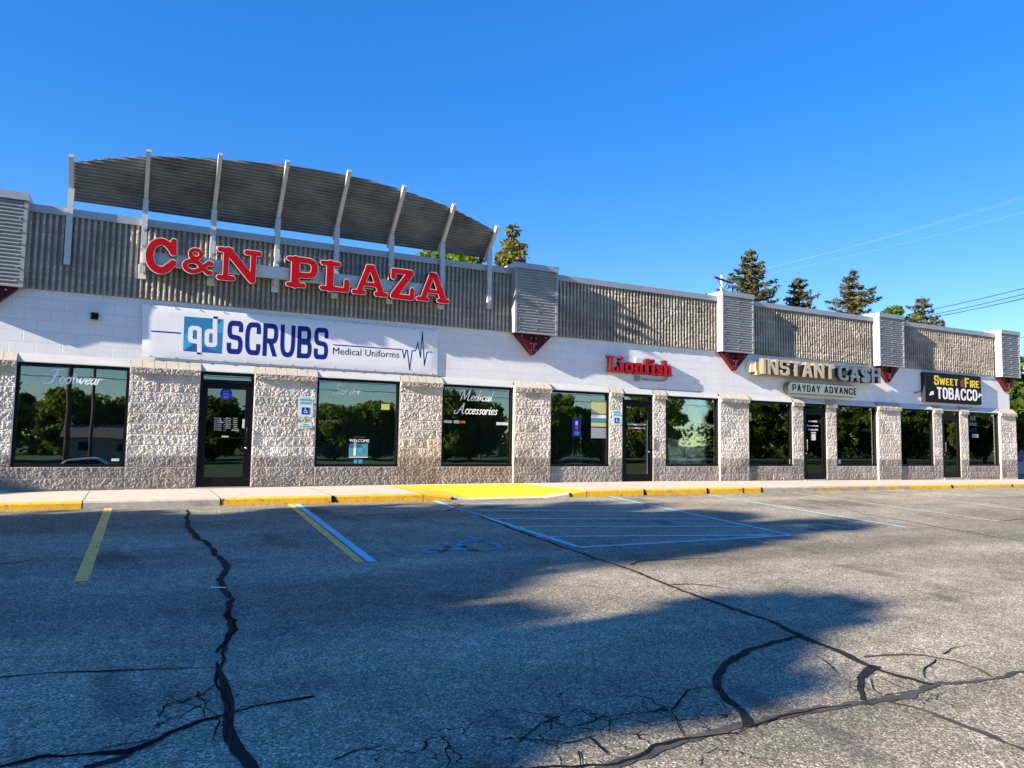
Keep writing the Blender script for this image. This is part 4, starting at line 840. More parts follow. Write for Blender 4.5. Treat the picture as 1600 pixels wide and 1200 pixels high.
def isa(par, cx_, cz_, s, y):
    st = [([(-.10,.62),(-.09,.63)], .10, .10, False), ([(-.08,.42),(-.04,.02),(.26,.02),(.42,-.36),(.54,-.32)], .055, .055, False), ([(-.06,.22),(.18,.22)], .05, .05, False), (arc(-.0, -.14, .34, .34, 130, 340), .05, .05, False)]
    v, fs = curve_mesh(sdf_loops(st, 0, .02), 1); MB().add(np.stack([cx_+v[:, 0]*s, y-v[:, 2]*.002, cz_+v[:, 1]*s], 1), fs).build('wheelchair_symbol', M['print_white'], par)
def rr(x0, x1, z0, z1, r, y, th):
    P = arc(x1-r, z1-r, r, r, 0, 90, 5)+arc(x0+r, z1-r, r, r, 90, 180, 5)+arc(x0+r, z0+r, r, r, 180, 270, 5)+arc(x1-r, z0+r, r, r, 270, 360, 5)
    return MB().prism([(p[0], y, p[1]) for p in P], (0, th, 0))
def tx(s, par, m, x0, x1, z0, z1, y, bold=.01, align='LEFT'):
    return place(text_mesh(s, .002, bold), 'lettering', m, par, (x0, z0), (x1, 0), z1, y, .002)
def parksign(tlx, trx, tz, bz, label, y0=-.075):
    A, B = F(tlx, tz, y0), F(trx, bz, y0); x0, x1, z1, z0 = A[0], B[0], A[2], B[2]; wd = x1-x0; h = z1-z0
    t = thing('parking_sign', ((x0+x1)/2, y0, z0), label, 'sign')
    pl = rr(x0, x1, z0, z1, .03, y0, .004).build('sign_plate', M['sign_green'], t)
    for u in (.2, .75): MB().box(x0+.1, x1-.1, y0+.005, .01, z0+h*u, z0+h*(u+.1)).build('mounting_block', M['galv'], t)
    tx('RESERVED', pl, M['sign_teal'], x0+wd*.10, x1-wd*.10, z1-h*.22, z1-h*.10, y0-.003); tx('PARKING', pl, M['sign_teal'], x0+wd*.12, x1-wd*.14, z1-h*.38, z1-h*.26, y0-.003)
    MB().box(x0+wd*.24, x1-wd*.24, y0-.004, y0-.001, z0+h*.14, z0+h*.47).build('symbol_panel', M['sign_blue'], pl)
    isa(pl, (x0+x1)/2, z0+h*.30, h*.20, y0-.005)
    for z in (z0+h*.05, z1-h*.05): MB().tube([((x0+x1)/2, y0-.006, z), ((x0+x1)/2, y0-.001, z)], .008, 8).build('bolt', M['bolt'], t)
    return t
parksign(466.5, 488.5, 619, 652, 'reserved parking sign with wheelchair symbol on wide pier left of the Scrubs window')
parksign(957, 970.5, 640, 664.5, 'reserved parking sign with wheelchair symbol on narrow pier beside the Lionfish door')
A, B = F(465.5, 660, -.07), F(487, 669, -.07); t = thing('parking_sign', ((A[0]+B[0])/2, -.07, B[2]), 'small pale green van accessible plate below the reserved parking sign', 'sign')
pl = rr(A[0], B[0], B[2], A[2], .02, -.07, .004).build('sign_plate', M['sign_green'], t); MB().box(A[0]+.1, B[0]-.1, -.065, .01, B[2]+.03, A[2]-.03).build('mounting_block', M['galv'], t)
wd = B[0]-A[0]; h = A[2]-B[2]; tx('VAN', pl, M['sign_teal'], A[0]+wd*.33, B[0]-wd*.33, B[2]+h*.55, B[2]+h*.82, -.073); tx('ACCESSIBLE', pl, M['sign_teal'], A[0]+wd*.12, B[0]-wd*.12, B[2]+h*.18, B[2]+h*.42, -.073)

# ------------------------------------------------------------------ writing on the glass
SC = {
 'F': (.78, [([(.0,.84),(.14,.97),(.42,.96),(.80,1.02)], .025, .02), ([(.46,.96),(.40,.5),(.30,.14),(.10,-.06),(-.14,-.06),(-.30,.06)], .05, .03), ([(.24,.50),(.58,.54)], .022, .018)]),
 'S': (.62, [([(.60,.82),(.50,.97),(.32,.98),(.18,.82),(.27,.60),(.44,.44),(.47,.22),(.32,.03),(.10,.02),(-.02,.15)], .025, .03)]),
 'M': (1.02, [([(-.10,.55),(-.08,.76),(.06,.94),(.22,.95)], .018, .02), ([(.22,.95),(.10,0)], .024, .02), ([(.24,.95),(.44,.12)], .045, .04), ([(.44,.12),(.80,.98)], .018, .02), ([(.80,.98),(.76,.12),(.84,.0),(.96,.06)], .045, .02)]),
 'A': (.80, [([(-.22,.28),(-.30,.10),(-.14,-.02),(.08,.14),(.50,.98)], .02, .02), ([(.50,.98),(.54,.12),(.60,.0),(.72,.06)], .045, .02), ([(.14,.36),(.56,.38)], .02, .02)]),
 'o': (.42, [(arc(.2, .22, .155, .22, 0, 360, 18), .035, .035)]), 'c': (.38, [(arc(.22, .22, .17, .22, 55, 310, 14), .035, .025)]),
 't': (.32, [([(.14,.72),(.11,.12),(.18,.0),(.30,.06)], .038, .02), ([(-.02,.44),(.30,.46)], .02, .02)]),
 'w': (.64, [([(.02,.44),(.08,.06),(.14,.02),(.28,.42)], .035, .018), ([(.28,.42),(.33,.05),(.40,.02),(.54,.30),(.55,.45)], .035, .02)]),
 'e': (.40, [([(.06,.20),(.32,.30),(.30,.43),(.18,.45),(.05,.28),(.07,.07),(.18,.0),(.34,.09)], .024, .03)]),
 'a': (.46, [([(.34,.42),(.18,.44),(.04,.24),(.08,.03),(.20,.04),(.34,.30)], .03, .02), ([(.36,.45),(.33,.08),(.38,.0),(.46,.06)], .035, .02)]),
 'r': (.34, [([(.07,.44),(.05,.0)], .035, .035), ([(.06,.26),(.18,.43),(.30,.40)], .02, .035)]),
 's': (.34, [([(.29,.38),(.17,.45),(.08,.35),(.18,.24),(.25,.13),(.16,.0),(.02,.06)], .025, .028)]),
 'u': (.46, [([(.05,.44),(.05,.10),(.14,.0),(.32,.28)], .035, .02), ([(.35,.44),(.33,.08),(.38,.0),(.46,.06)], .035, .02)]),
 'b': (.44, [([(.10,.98),(.06,.06),(.18,.0),(.34,.16),(.30,.40),(.18,.43),(.08,.26)], .035, .025)]),
 'd': (.48, [([(.34,.42),(.18,.44),(.04,.24),(.08,.03),(.20,.04),(.34,.30)], .03, .02), ([(.40,1.0),(.34,.08),(.39,.0),(.46,.06)], .035, .02)]),
 'i': (.22, [([(.08,.44),(.06,.06),(.12,.0),(.20,.06)], .035, .02), ([(.11,.64),(.12,.65)], .035, .035)]), 'l': (.22, [([(.12,1.0),(.06,.06),(.12,.0),(.20,.06)], .035, .02)]),
}
def smooth(P, n=6):
    if len(P) < 3 or len(P) > 12: return P
    P = [np.array(p) for p in P]; Q = [2*P[0]-P[1]]+P+[2*P[-1]-P[-2]]; out = []
    for i in range(1, len(Q)-2):
        for t in np.linspace(0, 1, n, endpoint=False):
            a, b, c, d = Q[i-1:i+3]; out.append(.5*((2*b)+(-a+c)*t+(2*a-5*b+4*c-d)*t*t+(-a+3*b-3*c+d)*t**3))
    return out+[P[-1]]
def script(word, shear=.26):
    x = 0; L = []
    for ch in word:
        wd, st = SC[ch]; L += sdf_loops([([(p[0]+x+p[1]*shear, p[1]) for p in smooth(s[0])], max(s[1]*1.5, .042), max(s[2]*1.5, .042), False) for s in st], 0, .012); x += wd
    return curve_mesh(L, .003)
YD = GY-.004
def scr(word, par, p0, p1, y, zb, zt):       # zb/zt: pixels of lowest and highest ink
    a = F(p0, zb, y); b = F(p1, zb, y); c = F((p0+p1)/2, zt, y); a2 = F((p0+p1)/2, zb, y)
    return place(script(word), 'lettering', M['decal'], par, (a[0], a2[2]), (b[0], 0), c[2], y, .003)
scr('Footwear', windows[0], 66, 160, YD, 602, 577); scr('Scrubs', windows[1], 520, 563, YD, 618, 600.5); scr('Medical', windows[2], 718, 772, YD, 627.5, 609); scr('Accessories', windows[2], 709, 778, YD, 648, 630)
def dec(par, pa, pb, m, y=YD, name='sticker', th=.002):
    A, B = F(*pa, y), F(*pb, y); return MB().box(A[0], B[0], y, y+th, B[2], A[2]).build(name, m, par)
def dtx(par, s, pa, pb, m=None, y=YD-.002, bold=.0): A, B = F(*pa, y), F(*pb, y); return place(text_mesh(s, .002, bold), 'lettering', m or M['decal'], par, (A[0], B[2]), (B[0], 0), A[2], y, .002)
dec(windows[0], (174, 716.5), (186, 720.5), M['paper']); dec(windows[1], (596, 631), (608.5, 640.5), M['sticker_yellow'])
dtx(windows[1], 'WELCOME', (546, 686), (577, 691)); dtx(windows[1], 'ALWAYS', (553, 682), (570, 684), M['decal_dim'])
YI = GY-.006
pst = dec(windows[1], (545.5, 693), (574.5, 713), M['paper_teal'], YI, 'poster'); dec(pst, (553, 691), (556, 712), M['print_white'], YI-.003, 'poster_stripe'); dec(pst, (560, 700), (567, 708), M['logo_light'], YI-.003, 'poster_print'); dec(pst, (545.5, 713.5), (574.5, 715), M['print_white'], YI-.003, 'poster_print')
dec(windows[1], (553, 718), (558, 724), M['logo_light'], YI, 'card'); dec(windows[1], (560, 718), (566, 724), M['logo_light'], YI, 'card')
dtx(windows[1], 'LAYERS', (504, 656), (528, 659.5), M['decal_dim'])
dec(windows[2], (693.5, 656.5), (706, 661), M['paper']); dec(windows[2], (709, 656.5), (717, 661.5), M['paper']); dec(windows[2], (717.5, 657.5), (726.5, 661.5), M['orange']); dec(windows[2], (776, 659.5), (794, 664.5), M['paper'])
# first door
d0 = doors[0]; YQ = .048
A = F(353.5, 615.5, YQ); ds = MB().tube([(A[0], YQ, A[2]), (A[0], YQ+.002, A[2])], .115, 28).build('round_sticker', M['sign_blue'], d0)
for z, s in ((.045, 'N'), (.0, 'please'), (-.065, 'W')): place(text_mesh(s, .002, .0), 'lettering', M['decal_dim'], ds, (A[0]-.05, A[2]+z-.012), (A[0]+.05, 0), A[2]+z+.014, YQ-.004, .002)
dec(d0, (349.5, 603.5), (360, 606.5), M['paper'], YQ); dec(d0, (346, 681), (357, 685), M['paper'], YQ); dec(d0, (322, 600.5), (336, 602), M['sticker_yellow'], YQ)
dec(d0, (379, 655), (384, 669), M['paper'], YQ)
for i, dname in enumerate(['Monday', 'Tuesday', 'Wednesday', 'Thursday', 'Friday', 'Saturday', 'Sunday']):
    y0 = 652.3+i*3.05; dtx(d0, dname, (334.5, y0), (346+(3 if i == 2 else 0), y0+2.5), None, YQ); dtx(d0, 'Closed' if i == 6 else '10 am  -  6 pm', (353.5 if i < 6 else 362, y0+.3), (371, y0+2.5), None, YQ)
    dec(d0, (349, y0+1.6), (353, y0+1.9), M['decal'], YQ, 'dotted_line')
# window 4 and second door
w4 = windows[3]
t = MB(); A, B = F(894.5, 654, .14), F(908, 684, .14); pc = dec(w4, (894.5, 654), (907.5, 682), M['sign_blue'], .068, 'poster_board'); dec(pc, (899, 658), (903, 665), M['print_white'], .064, 'poster_print'); dec(pc, (899, 664), (903, 671), M['orange'], .064, 'poster_print'); dec(pc, (898, 674), (905, 680), M['logo_light'], .064, 'poster_print')
for x in (895.2, 907.2): MB().tube([F(x, 682, .09), F(x-.3, 724, .09)], .009, 6).build('poster_stand', M['trim'], w4)
pb = dec(w4, (924, 625), (949, 647), M['paper_green'], .072, 'price_board'); dec(pb, (924, 647.5), (949, 654), M['print_white'], .072, 'board_strip'); dec(pb, (924, 654), (949, 660), M['paper_teal'], .072, 'board_strip'); dec(pb, (924, 660), (949, 667), M['paper_green'], .072, 'board_strip'); dec(pb, (924, 668), (949, 685), M['decal_dim'], .072, 'board_strip')
d1 = doors[1]
dtx(d1, 'by appointment only', (982, 667), (1008, 671), None, YQ); dtx(d1, 'lionfishtattoo.com', (981, 660.5), (1009, 665), None, YQ); dtx(d1, '@lionfish', (988, 672.5), (1003, 675), M['orange'], YQ)
dec(d1, (983, 692), (1005, 715), M['paper_tan'], .075, 'taped_sheet')
def plant(x, y, z, h, s, label):
    t = thing('potted_plant', (x, y, z), label, 'plant'); MB().tube([(x, y, z), (x, y, z+h*.25)], [.09, .13], 12).build('pot', M['bracket'], t); rg = np.random.default_rng(int(x*10)); mb = MB()
    for i in range(26):
        a = rg.random()*6.28; l = h*.75*rg.uniform(.6, 1); o = np.array([math.cos(a), math.sin(a), 0]); p0 = np.array([x, y, z+h*.25]); p1 = p0+o*l*.35*s+np.array([0, 0, l*.7]); p2 = p0+o*l*.75*s+np.array([0, 0, l*.6]); w_ = np.cross(o, [0, 0, 1])*.03
        mb.add([p0-w_*.4, p0+w_*.4, p1+w_, p1-w_, p2], [(0, 1, 2, 3), (3, 2, 4)])
    mb.build('foliage', M['leaf'], t)
plant(9.5, .55, .42, .8, 1, 'dark leafy plant inside the window left of the blue poster stand'); plant(10.4, .5, .42, .9, 1.2, 'leafy plant inside the window under the green price board'); plant(11.6, .5, .03, .9, 1.3, 'bushy plant behind the lower glass of the Lionfish door')
# window 5: paper map leaning behind the glass
pm = thing('paper_sheet', (13.5, .2, .45), 'large tan printed paper sheet leaning inside the window right of the Lionfish door', 'poster')
rows = []
for u in np.linspace(0, 1, 14):
    A = F(1043+u*76, 725, .2); Bp = F(1043+u*76, 684+3*math.sin(u*7)-6*max(0, u-.75), .2); rows.append([(A[0], .11+.06*v+.03*math.sin(u*9+v*3), A[2]*(1-v)+Bp[2]*v) for v in np.linspace(0, 1, 8)])
MB().grid(np.array(rows)).build('sheet', M['paper_tan'], pm, True)
# third door and windows 6, 7
d2 = doors[2]; dtx(d2, 'STORE HOURS', (1263, 657), (1277, 659.7), None, YQ, .01); dtx(d2, 'Monday-Friday', (1261, 664), (1279, 667), None, YQ); dtx(d2, '10:00-6 PM', (1263, 670), (1278, 673), None, YQ); dec(d2, (1263, 661), (1277, 661.5), M['decal'], YQ, 'rule'); dec(d2, (1267.5, 678), (1274.5, 688), M['paper'], YQ, 'notice'); dec(d2, (1267, 675), (1275, 677), M['paper'], YQ, 'notice')
dec(windows[5], (1233.5, 717), (1237, 725), M['paper']); dec(windows[6], (1310, 718), (1313.5, 725), M['paper'])
A = F(1330, 663, .1); loft([([(A[0]+math.cos(a)*.36, A[2]+math.sin(a)*.30) for a in np.linspace(.6, 5.6, 30)], .012, .012, False)], 'neon_ring', M['decal_dim'], windows[6], .1, .02)
for k in (5, 6):
    a, b = WINS[k]; MB().box(b-.30, b-.16, .12, .14, .46, 2.2).build('side_curtain', M['curtain_teal'], windows[k])
# window 8 leaning boards, fourth door papers, window 9 lettering
for i, (a, b) in enumerate([((1437, 640), (1450, 724)), ((1441, 655), (1452, 724))]):
    p, q = F(*a, .16), F(*b, .12); MB().beam(p, q, .06, .03).build('leaning_strip', M['trim'], windows[7])
dec(windows[7], (1448, 712), (1457, 724), M['curtain_teal'], .1, 'card')
d3 = doors[3]
for a, b in [((1474.5, 655), (1493, 664)), ((1474.5, 668), (1482, 674)), ((1489, 668), (1494, 683)), ((1481, 682), (1487, 692)), ((1489.5, 684), (1493.5, 695)), ((1475, 676), (1481, 684)), ((1475, 690), (1480, 699))]: dec(d3, a, b, M['paper'], .062, 'taped_paper')
dec(d3, (1490, 697), (1494, 702), M['logo_light'], .062, 'taped_paper')
dtx(windows[8], '518', (1516, 650), (1524, 657), M['decal_dim']); dtx(windows[8], 'BONG', (1514.5, 660.5), (1526, 665.5), M['decal_dim']); dtx(windows[8], 'VAPES', (1514.5, 669), (1526, 675), M['navy']); dec(windows[8], (1519, 678), (1529, 684), M['decal_dim'])
a, b = WINS[8]; MB().box(b-.12, b-.05, .14, .16, .46, 2.2).build('side_panel', M['decal'], windows[8])
# ------------------------------------------------------------------ vegetation
def leaves(C, size, rg, asp=.6, flat=0.0):
    n = len(C); d = rg.normal(size=(n, 3)); d[:, 2] *= 1-flat; d /= np.linalg.norm(d, axis=1)[:, None]; e = rg.normal(size=(n, 3)); e = np.cross(d, e); e /= np.linalg.norm(e, axis=1)[:, None]
    s = (size*rg.uniform(.6, 1.3, n))[:, None]; a = d*s; b = e*s*asp
    V = np.stack([C-a, C-b*.9+a*.1, C+a, C+b*.9+a*.1], 1).reshape(-1, 3); f = np.arange(4*n).reshape(n, 4); return V, f
def mesh_np(name, V, Fc, m, parent):
    me = bpy.data.meshes.new(name); me.vertices.add(len(V)); me.vertices.foreach_set('co', V.reshape(-1).astype(np.float32)); nf = len(Fc)
    me.loops.add(nf*4); me.loops.foreach_set('vertex_index', Fc.reshape(-1).astype(np.int32)); me.polygons.add(nf); me.polygons.foreach_set('loop_start', np.arange(0, nf*4, 4, dtype=np.int32))
    me.materials.append(m); me.update(calc_edges=True); return put(bpy.data.objects.new(name, me), parent)
def broadleaf(base, h, rx, z0, m, seed, nclump=45, per=90, leaf=.2, label='', group=None, name='leafy_tree', pointy=0.0, trunk_r=None, ry=None):
    rg = np.random.default_rng(seed); base = np.array(base, float); ry = ry or rx
    t = thing(name, tuple(base), label, 'tree', group); cs = []; zc = (z0+h)/2; rz = (h-z0)/2
    for i in range(nclump):
        u = rg.normal(size=3); u /= np.linalg.norm(u); r = rg.uniform(.35, 1)**.5*.9; k = u*r; wz = 1-pointy*(k[2]+1)/2
        cs.append(base+np.array([k[0]*rx*wz, k[1]*ry*wz, zc+k[2]*rz*rg.uniform(.85, 1.08)]))
    P = []
    for c in cs:
        s = rx*rg.uniform(.18, .34); q = rg.normal(size=(per, 3)); q /= np.linalg.norm(q, axis=1)[:, None]+1e-9; q *= (rg.uniform(.2, 1, per)**.5)[:, None]*s; q[:, 2] *= .75; P.append(c+q)
    V, f = leaves(np.concatenate(P), leaf, rg); mesh_np('crown', V, f, m, t)
    tr = trunk_r or h*.018+.05; mb = MB(); mb.tube([base+np.array([0, 0, -.3]), base+np.array([.05, 0, z0*.6]), base+np.array([0, .05, z0+rz*.8]), base+np.array([0, 0, z0+rz*1.6])], [tr, tr*.8, tr*.5, tr*.15], 8)
    for c in cs[::3]:
        s0 = base+np.array([0, 0, max(z0*.7, (c[2]-base[2])*.62)]); mb.tube([s0, (s0+c)/2+np.array([0, 0, -.1*rx*.3]), c], [tr*.32, tr*.2, tr*.06], 5)
    mb.build('trunk', M['bark'], t); return t
def spruce(base, h, rad, seed, label, gap=.0, dens=1.0, lean=0):
    rg = np.random.default_rng(seed); base = np.array(base, float); t = thing('spruce_tree', tuple(base), label, 'tree', 'spruce trees behind the building')
    P = []; tk = MB(); tk.tube([base, base+np.array([lean*.5, 0, h*.6]), base+np.array([lean, 0, h*.975])], [h*.02, h*.012, .015], 7); z = h*.04
    while z < h*.985:
        f = z/h; L = rad*(1-f)**.72*rg.uniform(.8, 1.1)+.12; nb = int(rg.integers(5, 9))
        for i in range(nb):
            if rg.random() < gap*(1-f*.4): continue
            a = 2*math.pi*(i+rg.random()*.7)/nb; l = L*rg.uniform(.5, 1.18); d = np.array([math.cos(a), math.sin(a), 0]); b0 = base+np.array([lean*f, 0, z]); n = max(5, int(l/.062*dens)); tk.tube([b0, b0+d*l*.6+np.array([0, 0, -.08*l]), b0+d*l+np.array([0, 0, .06*l])], [.035, .02, .008], 4)
            for s in np.linspace(.12, 1, n):
                p = b0+d*l*s+np.array([0, 0, l*(-.26*s+.36*s*s)]); side = np.array([-d[1], d[0], 0])
                for k in range(3): P.append(p+side*rg.normal(0, .13*l*(1.05-s)+.03)+np.array([0, 0, -abs(rg.normal(0, .10))])+rg.normal(0, .03, 3))
        z += h*.021+.11*rg.random()+.075
    P.append(base+np.array([lean, 0, h])); V, f = leaves(np.array(P), .17, rg, .30, .35); mesh_np('crown', V, f, M['needle'], t); tk.build('trunk', M['bark'], t); return t
GZ = -.35
def at(px_, py_, d):                        # treetop pixel at depth d -> base on the ground and height
    p = W(px_, py_, d); return (p[0], p[1], GZ), p[2]-GZ
b, h = at(1172, 389, 44); spruce(b, h, 5.0, 11, 'broad brownish spruce rising behind the utility pole', .05, 1.2)
b, h = at(1248, 427, 46); spruce(b, h, 4.2, 12, 'slender dark spruce between the broad spruce and the open spiky spruce', .18)
b, h = at(1333, 420, 44); spruce(b, h, 5.6, 13, 'spiky open branched spruce in the middle of the roofline trees', .22)
b, h = at(1441, 463, 46); spruce(b, h, 4.8, 14, 'sparse ragged spruce farthest right beside the black wires', .38, .9)
b, h = at(1392, 474, 50); broadleaf(b, h, 1.9, h-4.5, M['leaf_bright'], 15, 30, 120, .16, 'rounded bright green treetop between two spruces over the roofline')
b, h = at(803, 341, 34); broadleaf(b, h, 1.5, h-8, M['leaf_olive'], 16, 95, 130, .11, 'tall narrow olive tree rising beside the right end of the canopy', name='columnar_tree', pointy=.5)
b, h = at(710, 384, 36); broadleaf(b, h, 2.7, h-4, M['leaf_bright'], 17, 60, 130, .14, 'low bright green treetop peeking over the parapet under the canopy')
b, h = at(1108, 457, 60); broadleaf(b, h, 1.0, h-3, M['leaf'], 18, 14, 70, .16, 'tiny dark treetop at the roofline left of the utility pole')
for i, (x, y, hh, r, lb) in enumerate([(37.5, 5.5, 6.3, 3.0, 'big green tree just past the right end of the building'), (44, 11, 6.8, 3.6, 'shaded green tree farther back past the right end of the building'), (36.5, 13, 6.0, 2.6, 'bushy tree standing behind the right rear corner of the building')]):
    broadleaf((x, y, GZ), hh, r, .6, M['leaf'], 30+i, 70, 170, .17, lb)
# trees that shade the lot, standing off its left side
SG = 'trees shading the left of the parking lot'; SL = 'leafy tree left of the lot whose shadow falls across the asphalt'
for i, (x, y, top, z0, rx, ry, ncl, per) in enumerate([(-20, -7.8, 10.0, 2.2, 3.0, 2.7, 70, 125), (-21, -10.0, 12.9, 2.5, 2.4, 1.8, 70, 130), (-19, -14.0, 9.7, 2.0, 1.9, 1.3, 55, 140), (-24, -9.3, 13.3, 3, 3.0, 2.4, 52, 120), (-20, -12.6, 8.9, 2.0, 2.6, 1.7, 72, 135), (-26, -13.7, 10.3, 2.5, 2.4, 1.3, 52, 120), (-23, -12.0, 10.5, 3.5, 2.2, 1.25, 70, 125)]):
    broadleaf((x, y, lotz(y)-.1), top, rx, z0, M['leaf'], 50+i, ncl, per, .23, SL, SG, 'shade_tree', ry=ry)
broadleaf((-20.5, -2.4, -.2), 7.4, 1.2, 3.2, M['leaf'], 60, 22, 150, .2, SL, SG, 'shade_tree')
# far side of the street: the trees the shop windows mirror
RG = 'trees across the street mirrored in the shop windows'; RL = 'leafy tree across the street, seen mirrored in the shop glass'
pro = [broadleaf((-12, -66, ZB), 8.0, 3.9, .3, M['leaf_far'], 70, 90, 150, .30, RL, RG), broadleaf((76, -62, ZB), 13.0, 4.6, .3, M['leaf_far'], 71, 85, 170, .34, RL, RG)]
def dup(root, loc, rz, s=1.0):                # root still stands where it was built
    r = root.copy(); COL.objects.link(r); r.location = loc; r.rotation_euler = (0, 0, rz); r.scale = (s, s, s)
    for ch in list(root.children): c = ch.copy(); COL.objects.link(c); c.parent = r; c.matrix_parent_inverse = Matrix.Translation(-root.location)
    return r
rr_ = random.Random(5)
for k, (x, y, s) in enumerate([(-5.5, -74, .95), (-19, -70, 1.0), (1, -76, .9), (8, -72, .92), (15, -74, .98), (21, -70, .85), (27, -74, .95), (-27, -66, 1.1), (33, -66, 1.15), (39, -72, 1.05), (46, -66, .95), (51, -72, 1.2), (58, -70, 1.0)]): dup(pro[0], (x, y, ZB), rr_.random()*6, s)
for k, (x, y, s) in enumerate([(44, -80, .72), (62, -64, .9), (69, -74, .95), (90, -60, .95), (97, -74, 1.0), (108, -60, 1.1), (119, -72, 1.15), (129, -60, 1.2), (141, -72, 1.25), (152, -60, 1.25), (165, -70, 1.3)]): dup(pro[1], (x, y, ZB), rr_.random()*6, s)
rgw = np.random.default_rng(91); C_ = []
for i in range(420):
    c = np.array([rgw.uniform(-90, 190), rgw.uniform(-104, -92), ZB+rgw.uniform(.3, 5.2)]); C_.append(c+rgw.normal(0, .9, (60, 3)))
V, f = leaves(np.concatenate(C_), .45, rgw); tag(mesh_np('far_wood', V, f, M['leaf'], None), 'dark wood far across the street', None, None, 'stuff')
# ------------------------------------------------------------------ poles and wires
def pole(x, y, zb, zt, r, label, m, arm=None):
    t = thing('utility_pole', (x, y, zb), label, 'pole'); MB().tube([(x, y, zb-.3), (x, y, zt)], [r, r*.75], 12).build('shaft', m, t, True)
    if arm:
        d = np.array([arm[0], arm[1], 0.0]); d /= np.linalg.norm(d); c = np.array([x, y, zt-.35]); MB().beam(c-d*1.15+np.array([.0, -.14, 0]), c+d*1.15+np.array([.0, -.14, 0]), .10, .10, (0, 0, 1)).build('crossarm', M['pole_dark'], t)
        MB().tube([c+np.array([0, -.12, -.75]), c-d*.7+np.array([0, -.12, 0])], .025, 5).tube([c+np.array([0, -.12, -.75]), c+d*.7+np.array([0, -.12, 0])], .025, 5).build('brace', M['pole_dark'], t)
        for q in (c-d*1.05, c+d*1.05, np.array([x, y, zt])): MB().tube([q+np.array([0, 0, .02]), q+np.array([0, 0, .25])], [.05, .03], 8).build('insulator', M['pole_dark'], t)
    return t
p = W(1127.5, 430, 48); pole(p[0], p[1], GZ, p[2], .13, 'pale wooden utility pole with crossarm rising over the roofline', M['wood_pole'], (1, .35))
def wire(a, b, sag, r, m, label, group): 
    pts = [np.array(a)*(1-t)+np.array(b)*t-np.array([0, 0, sag*4*t*(1-t)]) for t in np.linspace(0, 1, 24)]
    o = MB().tube(pts, r, 5).build('power_line', m); return tag(o, label, 'wire', group)
for (a, b, lb) in [((1117, 438), (1680, 281), 'pale thin overhead wire running up right from the pole, top of the close pair'), ((1132, 434), (1680, 285), 'pale thin overhead wire running up right from the pole, lower of the close pair'), ((1138, 440), (1680, 309), 'pale thin overhead wire running up right alone below the close pair')]:
    wire(W(*a, 47.8), W(*b, 40), .25, .003, M['wire_pale'], lb, 'pale overhead wires')
for (a, b, lb) in [((1415, 492), (1680, 430), 'black overhead cable at right, topmost of the three'), ((1415, 500), (1680, 440), 'black overhead cable at right, middle one of the three'), ((1440, 499), (1680, 447), 'black overhead cable at right, lowest of the three')]:
    wire(W(*a, 60), W(*b, 45), .1, .028, M['wire'], lb, 'black overhead cables')
wire(W(1575, 528, 60), W(1680, 520, 50), .05, .02, M['wire'], 'short dark cable low at the right edge by the last louver box', 'black overhead cables')
pole(-3.3, -34.2, ZB, 11, .16, 'dark wooden utility pole by the street mirrored in the Footwear window', M['pole_dark'], (1, 0)); pole(-2.6, -46, ZB, 7.2, .14, 'thinner far pole across the street mirrored in the Footwear window', M['pole_dark'], (1, 0))
for i, (z, y) in enumerate([(5.2, -45.5), (5.9, -46), (6.6, -46.5), (7.0, -46)]): wire((-60, y, z+.3), (140, y, z+.6), .6, .025, M['wire'], 'overhead street wire mirrored in the shop windows', 'street wires mirrored in the glass')
p = G(341, 919); o = MB().tube([(p[0]-.06, p[1]+.03, p[2]+.008), (p[0]+.06, p[1]-.04, p[2]+.008)], .006, 6).build('litter_stick', M['print_white']); tag(o, 'tiny white stick lying on the asphalt beside the long dark crack', 'litter')
# ------------------------------------------------------------------ beyond the right end
p = W(1592, 735, 35); lw = MB().box(p[0]-.6, p[0]+14, p[1], p[1]+.25, -.5, .36).box(p[0]-.62, p[0]+14.02, p[1]-.02, p[1]+.27, .361, .42).build('low_wall', M['concrete']); tag(lw, 'low pale concrete wall beyond the right corner of the building', 'wall')
x0, y0 = p[0]+.15, p[1]+.6; bn = thing('waste_bin', (x0+.5, y0+.4, -.3), 'dark blue waste bin standing behind the low concrete wall', 'bin')
MB().prism([(x0, y0, -.3), (x0+1.3, y0, -.3), (x0+1.4, y0-.05, .95), (x0-.05, y0-.05, .95)], (0, .9, 0)).build('body', M['bin_blue'], bn); MB().prism([(x0-.08, y0-.1, .952), (x0+1.43, y0-.1, .952), (x0+1.43, y0-.1, 1.0), (x0-.08, y0-.1, 1.02)], (0, 1.0, 0)).build('lid', M['darkgrey'], bn)
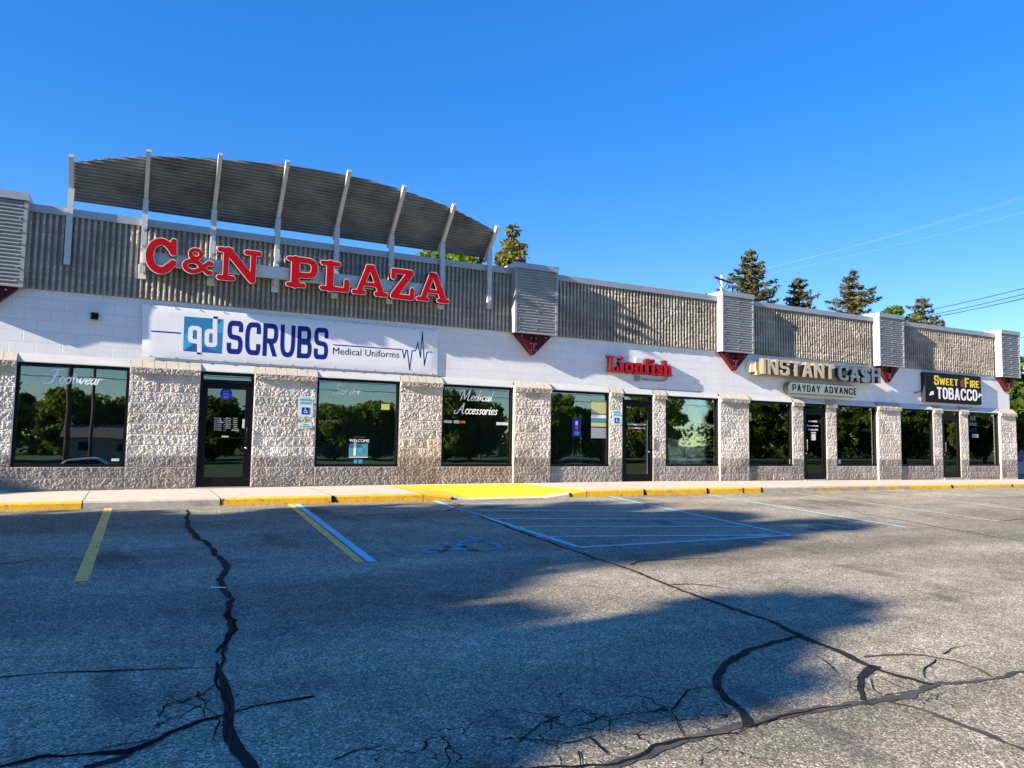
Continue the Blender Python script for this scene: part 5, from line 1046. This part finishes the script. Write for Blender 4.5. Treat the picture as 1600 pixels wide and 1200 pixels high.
# ------------------------------------------------------------------ across the lot: car and house seen in the glass
cx, cy = -1.9, -22.2; cz = ZB-.04; car = thing('parked_car', (cx, cy, cz), 'white sedan parked behind the camera, mirrored in the Footwear window', 'car')
prof = [(-2.2,.25),(-2.25,.55),(-2.1,.78),(-1.2,.88),(-.55,1.36),(.65,1.42),(1.35,1.0),(2.1,.93),(2.2,.6),(2.15,.25)]
b = MB(); sec = []
for yy, k, dz in ((-.86, .0, 0), (-.80, .0, 0), (-.62, 1, 0), (.62, 1, 0), (.80, 0, 0), (.86, 0, 0)):
    sec.append([(cx+px_*(1-.02*(1-k)), cy+yy, cz+(z if z < .95 or k else .95+(z-.95)*.0)) for px_, z in prof])
b.grid(np.array(sec)); b.add([sec[0][i] for i in range(len(prof))], [tuple(range(len(prof)))[::-1]]); b.add([sec[-1][i] for i in range(len(prof))], [tuple(range(len(prof)))]); b.build('body', M['car_white'], car, False)
gl = MB()
for s in (-1, 1): gl.add([(cx-1.0, cy+s*.83, cz+.97), (cx+1.15, cy+s*.83, cz+1.0), (cx+.6, cy+s*.66, cz+1.36), (cx-.5, cy+s*.66, cz+1.32)], [(0, 1, 2, 3)])
gl.add([(cx-1.21, cy-.7, cz+.92), (cx-.62, cy-.6, cz+1.36), (cx-.62, cy+.6, cz+1.36), (cx-1.21, cy+.7, cz+.92)], [(0, 1, 2, 3)]); gl.build('windows', M['black'], car)
for xx in (-1.4, 1.35):
    for s in (-1, 1):
        wh = MB().tube([(cx+xx, cy+s*.88, cz+.32), (cx+xx, cy+s*.66, cz+.32)], .32, 20).build('wheel', M['darkgrey'], car); MB().tube([(cx+xx, cy+s*.895, cz+.32), (cx+xx, cy+s*.88, cz+.32)], .19, 16).build('rim', M['chrome'], wh)
hx, hy = -2.0, -62; hs_ = thing('house', (hx, hy, ZB), 'small pale house across the street mirrored in the Footwear window', 'house')
MB().box(hx-3, hx+3, hy-3.5, hy+3.5, ZB-.2, ZB+2.2).build('wall', M['siding'], hs_); MB().prism([(hx-3.4, hy-4, ZB+2.201), (hx-3.4, hy+4, ZB+2.201), (hx-3.4, hy, ZB+3.3)], (6.8, 0, 0)).build('roof', M['shingle'], hs_)
for wx in (-1.6, 1.4): f = MB().box(hx+wx-.6, hx+wx+.6, hy+3.502, hy+3.55, ZB+.9, ZB+1.9).build('window', M['trim'], hs_); MB().box(hx+wx-.5, hx+wx+.5, hy+3.551, hy+3.56, ZB+1.0, ZB+1.8).build('pane', M['black'], f)
